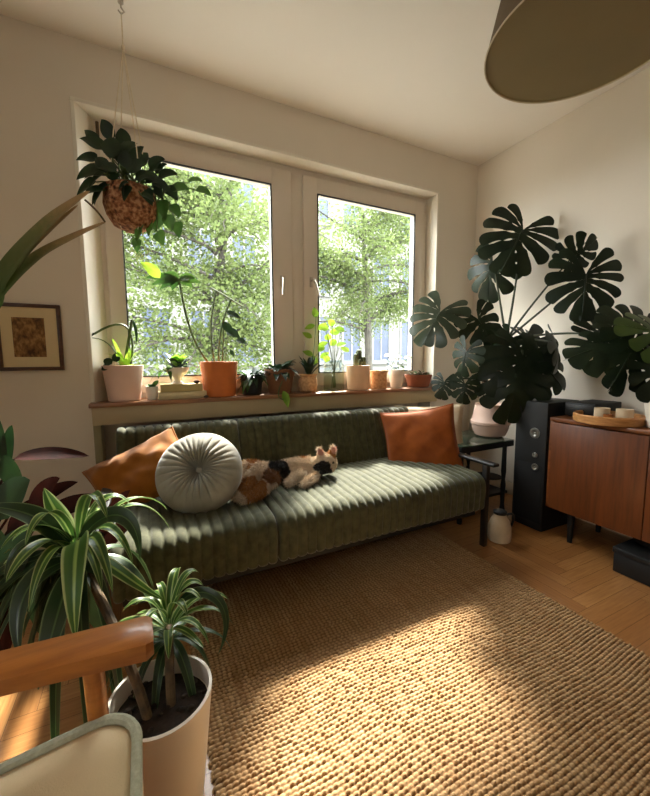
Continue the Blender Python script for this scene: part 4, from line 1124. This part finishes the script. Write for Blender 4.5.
# hand placed leaves that stand out
def dleaf(pts, W, m_, dep):
    ps = [Dp(p[0], p[1], p[2] if len(p) > 2 else dep) for p in pts]
    MB().leaf(ps, W, -FW*.7+UP*.7, fold=.25, n=16, shape=(.6, .7), cols=6).build('leaf', m_, dra, sharp=0)
dleaf([(80, 545, 1.0), (78, 520, .88), (70, 590, .80), (76, 640, .80)], .030, dl.m, .9)
dleaf([(72, 540, 1.0), (62, 520, 1.0), (52, 505, 1.0), (44, 488, 1.0)], .026, dl.m, 1.0)
dleaf([(78, 545, 1.0), (100, 505, .98), (140, 500, .98), (140, 560, .98)], .026, d2.m, 1.0)
dleaf([(70, 545, 1.0), (40, 510, .95), (15, 510, .9), (-15, 505, .9)], .026, d2.m, 1.0)
dleaf([(72, 555, 1.0), (40, 530, .95), (10, 540, .9), (5, 580, .9)], .018, d2.m, 1.0)
dleaf([(70, 560, .98), (30, 570, .9), (10, 600, .85), (20, 660, .82)], .028, d2.m, 1.0)
dleaf([(75, 565, .98), (60, 600, .85), (50, 640, .78), (38, 690, .78)], .03, d2.m, 1.0)
for k in range(16):
    x0 = 30+rr_.uniform(0, 70); x1 = x0+rr_.uniform(-55, 25)-(20 if k % 3 else 0)
    dleaf([(76+rr_.uniform(-8, 8), 560, 1.02), (x0, 545+rr_.uniform(-15, 15), .98), (x1, 590+rr_.uniform(-20, 20), .97), (x1-rr_.uniform(-6, 10), 640+rr_.uniform(-20, 30), .98)], rr_.uniform(.013, .022), d2.m, 1.0)
for k in range(7):
    x1 = 96+k*4+rr_.uniform(-6, 6)
    dleaf([(110+rr_.uniform(-6, 12), 655, 1.0), (x1, 650, .97), (x1-4, 672, .96), (x1+rr_.uniform(-12, 6), 700+rr_.uniform(-12, 8), .96)], rr_.uniform(.01, .015), d2.m, 1.0)
dleaf([(88, 555, 1.0), (110, 560, .98), (140, 590, .97), (165, 600, 1.0)], .016, dl.m, 1.0)
dleaf([(178, 605, 1.0), (200, 575, .98), (245, 600, .97), (218, 655, .97)], .014, d2.m, 1.0)

# ------------------------------------------------------------------ dark leaved plant behind it at the left edge
cp = V((-.62, 1.42, 0))
cal = thing('prayer_plant', cp, 'dark burgundy leaved plant at the left edge below the framed print', 'plant')
pot(MB(), cp, .14, .11, .26).build('pot', M['black'], cal); soil(cal, cp, .132, .218)
fo_, fb_, st_ = MB(), MB(), MB(); rr_ = random.Random(21)
cb_ = cp+V((0, 0, .22))
def cleaf(px0, py0, px1, py1, y, W, mb, bulge=.03, nrm=None, dy=0):
    a_, b_ = Yp(px0, py0, y), Yp(px1, py1, y+dy)
    mb.leaf([a_, (a_+b_)/2+V((0, 0, bulge*2)), b_], W, nrm or (-FW+UP*.5), fold=.2, n=12, shape=(.8, .7))
    st_.tube(curve([cb_+V((rr_.uniform(-.05, .05), rr_.uniform(-.05, .05), 0)), cb_.lerp(a_, .6)+V((0, 0, .03)), a_], 7), .004, 6)
cleaf(14, 459, 89, 456, 1.55, .026, fb_, .014, -FW*.9+UP*.45, .1)
for (a_, b_, c_, d_, y_, W_l, dk) in [(2, 480, -2, 418, 1.5, .028, 1), (8, 470, 12, 425, 1.5, .02, 1), (20, 500, 4, 455, 1.45, .03, 1), (30, 515, 60, 478, 1.4, .03, 0), (20, 520, 78, 482, 1.42, .025, 0), (10, 540, 50, 500, 1.35, .04, 0), (0, 520, 30, 480, 1.38, .05, 1), (40, 520, 110, 500, 1.4, .03, 0),
    (5, 560, 40, 520, 1.3, .04, 0), (0, 580, -20, 520, 1.3, .06, 1), (20, 560, 5, 640, 1.25, .05, 1), (40, 560, 45, 640, 1.25, .05, 1), (60, 560, 90, 620, 1.25, .05, 1), (10, 600, 0, 670, 1.2, .04, 0), (80, 580, 110, 640, 1.22, .04, 1), (30, 530, 0, 600, 1.22, .05, 1), (100, 540, 130, 490, 1.42, .025, 0), (95, 560, 135, 520, 1.4, .03, 0)]:
    cleaf(a_, b_, c_, d_, y_, W_l, fo_ if dk else fb_, .02)
fo_.build('foliage', M['leafdark'], cal, sharp=0); fb_.build('burgundy_foliage', M['burgundy'], cal, sharp=0); st_.build('stems', M['burgundy'], cal)
# small dark rubber leaf plant under the armrest
rp = V((-.115, .93, 0))

# ------------------------------------------------------------------ outside
gz = -1.0
struct(MB().span((-40, Y1+T+.3, gz-.2), (60, 60, gz)).build('ground', plain('street_ground', (120, 118, 112), .9, .1, 1), smooth=False))
fac = thing('building', V((8, 15, gz)), 'pale apartment building with blue grey windows across the street', 'building')
FY = 15.0
wl = MB(); wl.span((-8, FY, gz), (20, FY+6, 8.5)); wl.build('wall', plain('facade_plaster', (96, 95, 91), .9, .05, .6), fac, smooth=False)
fwin = plain('facade_window_glass', (56, 63, 78), .3, .15, 1.2, spec=.2); ffr = plain('facade_window_frame', (98, 98, 98), .6)
for i in range(12):
    for j in range(3):
        x = -6.6+i*1.65; z = .95+j*3.0
        f_ = MB()
        for a_, b_ in (((x, FY-.06, z), (x+.08, FY+.02, z+2.1)), ((x+.97, FY-.06, z), (x+1.05, FY+.02, z+2.1)), ((x, FY-.06, z), (x+1.05, FY+.02, z+.08)), ((x, FY-.06, z+2.02), (x+1.05, FY+.02, z+2.1)), ((x+.50, FY-.05, z), (x+.56, FY+.02, z+2.1)), ((x-.08, FY-.14, z-.08), (x+1.13, FY+.02, z))): f_.span(a_, b_)
        fo1 = f_.build('window', ffr, fac, smooth=False)
        MB().span((x+.06, FY-.02, z+.06), (x+.99, FY-.01, z+2.04)).build('pane', fwin, fo1, smooth=False)
rail_m = plain('railing_paint', (84, 90, 100), .6)
fence = thing('railing', V((6, 11, gz)), 'grey metal railing along the street seen low through the window', 'railing')
for z_ in (.55, .3, .75, 1.0): MB().span((-6, 11, z_), (16, 11.05, z_+.06)).build('rail', rail_m, fence, smooth=False)
for k in range(12): MB().span((-6+k*2, 11, gz), (-5.94+k*2, 11.06, 1.06)).build('post', rail_m, fence, smooth=False)
olf = leafmat('tree_leaf', (94, 106, 62), (72, 85, 47), .6, .5, 1.3, spec=.15)
bark = leafmat('tree_bark', (58, 54, 46), (40, 37, 32), .9, 0, 8)
def tree(x, y, zb, zt, sx_, sy_, n_, seed, label, lean=(0, 0)):
    r = random.Random(seed)
    t = thing('tree', V((x, y, gz)), label, 'tree')
    tk_ = MB(); tips = []
    tk_.tube(curve([V((x, y, gz)), V((x+lean[0]*.3, y, (gz+zt)/2)), V((x+lean[0], y+lean[1], zt-.6))], 10), [.13-.009*i for i in range(11)], 8)
    brs = []
    for k in range(34):
        z0 = r.uniform(zb-.3, zt-.8); a = r.uniform(0, 2*PI); f_ = (z0-gz)/(zt-gz)
        b0 = V((x+lean[0]*f_*f_, y, z0)); o = V((math.cos(a)*sx_, math.sin(a)*sy_, 0))*r.uniform(.6, 1.0)
        e_ = b0+o+V((0, 0, r.uniform(-.5, .9))); md_ = b0+o*.5+V((0, 0, r.uniform(.2, .7)))
        pth = curve([b0, md_, e_], 8); tk_.tube(pth, [.035-.0036*i for i in range(9)], 5); brs.append(pth)
        for q in range(3):
            s_ = pth[r.randint(3, 7)]; e2_ = s_+V((r.uniform(-.8, .8), r.uniform(-.5, .5), r.uniform(-.7, .4)))
            p2_ = curve([s_, (s_+e2_)/2+V((0, 0, .15)), e2_], 5); tk_.tube(p2_, [.012-.0015*i for i in range(6)], 4); brs.append(p2_)
    tk_.build('branches', bark, t)
    lf = MB()
    for k in range(n_):
        br = r.choice(brs); p = r.choice(br[1:])+V((r.gauss(0, .2), r.gauss(0, .2), r.gauss(0, .17)))
        if p.z > zt: p.z = zt-r.random()*.6
        if p.y < 3.6: p.y = 3.6+r.random()
        d_ = V((r.uniform(-1, 1), r.uniform(-1, 1), r.uniform(-.9, .3))).normalized(); l = r.uniform(.05, .095)
        s_ = d_.cross(V((r.uniform(-1, 1), r.uniform(-1, 1), r.uniform(-1, 1)))).normalized()*l*.32
        lf.add([p, p+d_*l*.5+s_, p+d_*l, p+d_*l*.5-s_], [(0, 1, 2, 3)])
    lo = lf.build('foliage', olf, t, smooth=False); lo['kind'] = 'stuff'
tree(1.0, 7.0, 1.0, 4.9, 2.2, 1.6, 30000, 1, 'leafy street tree with weeping branches filling the left window', (.6, 0))
tree(5.4, 8.2, 2.0, 5.4, 2.4, 1.7, 24000, 2, 'leafy street tree filling the upper half of the right window', (-.3, 0))

# ------------------------------------------------------------------ light
wd = bpy.data.worlds.new('sky'); scene.world = wd; wd.use_nodes = True
nt = wd.node_tree; bg = nt.nodes['Background']; bg.inputs['Color'].default_value = (.97, .985, 1.0, 1); bg.inputs['Strength'].default_value = 9.5
sd = bpy.data.lights.new('sun', 'SUN'); so = bpy.data.objects.new('sun', sd); COL.objects.link(so)
sd.energy = 15.5; sd.angle = math.radians(5); sd.color = (1, .94, .86)
so.rotation_euler = V((-.58, -1.0, -1.19)).to_track_quat('-Z', 'Y').to_euler()
ad = bpy.data.lights.new('window_portal', 'AREA'); ad.shape = 'RECTANGLE'; ad.size, ad.size_y = 2.4, 1.6; ad.cycles.is_portal = True
ao = bpy.data.objects.new('window_portal', ad); COL.objects.link(ao); ao.location = ((WX0+WX1)/2, Y1+.3, 1.62)
ao.rotation_euler = V((0, -1, 0)).to_track_quat('-Z', 'Z').to_euler()
ad = bpy.data.lights.new('window_portal', 'AREA'); ad.shape = 'RECTANGLE'; ad.size, ad.size_y = .8, .95; ad.cycles.is_portal = True
ao = bpy.data.objects.new('window_portal', ad); COL.objects.link(ao); ao.location = (X0-.23, (a0+a1)/2, (b0+b1)/2)
ao.rotation_euler = V((1, 0, 0)).to_track_quat('-Z', 'Z').to_euler()
scene.view_settings.view_transform = 'Standard'; scene.view_settings.look = 'None'
scene.view_settings.exposure = 0.97; scene.view_settings.gamma = 1; scene.view_settings.use_curve_mapping = False
scene.cycles.use_denoising = True
scene.cycles.max_bounces = 10; scene.cycles.diffuse_bounces = 6; scene.cycles.transparent_max_bounces = 16
scene.cycles.sample_clamp_indirect = 6

for o in COL.objects:
    if o.parent is None and o.get('category') and not o.get('group'):
        c_ = o['category']; l_ = o.location
        if c_ == 'plant' and 2.2 < l_.y < 2.5 and .8 < l_.z < .95: o['group'] = 'potted plants on the window sill'
        elif c_ == 'pillow': o['group'] = 'throw pillows on the sofa'
        elif c_ == 'candle': o['group'] = 'candle cups on the wooden tray'
        elif c_ == 'pebble': o['group'] = 'pebbles on the window sill'
        elif c_ == 'tree': o['group'] = 'street trees outside the window'
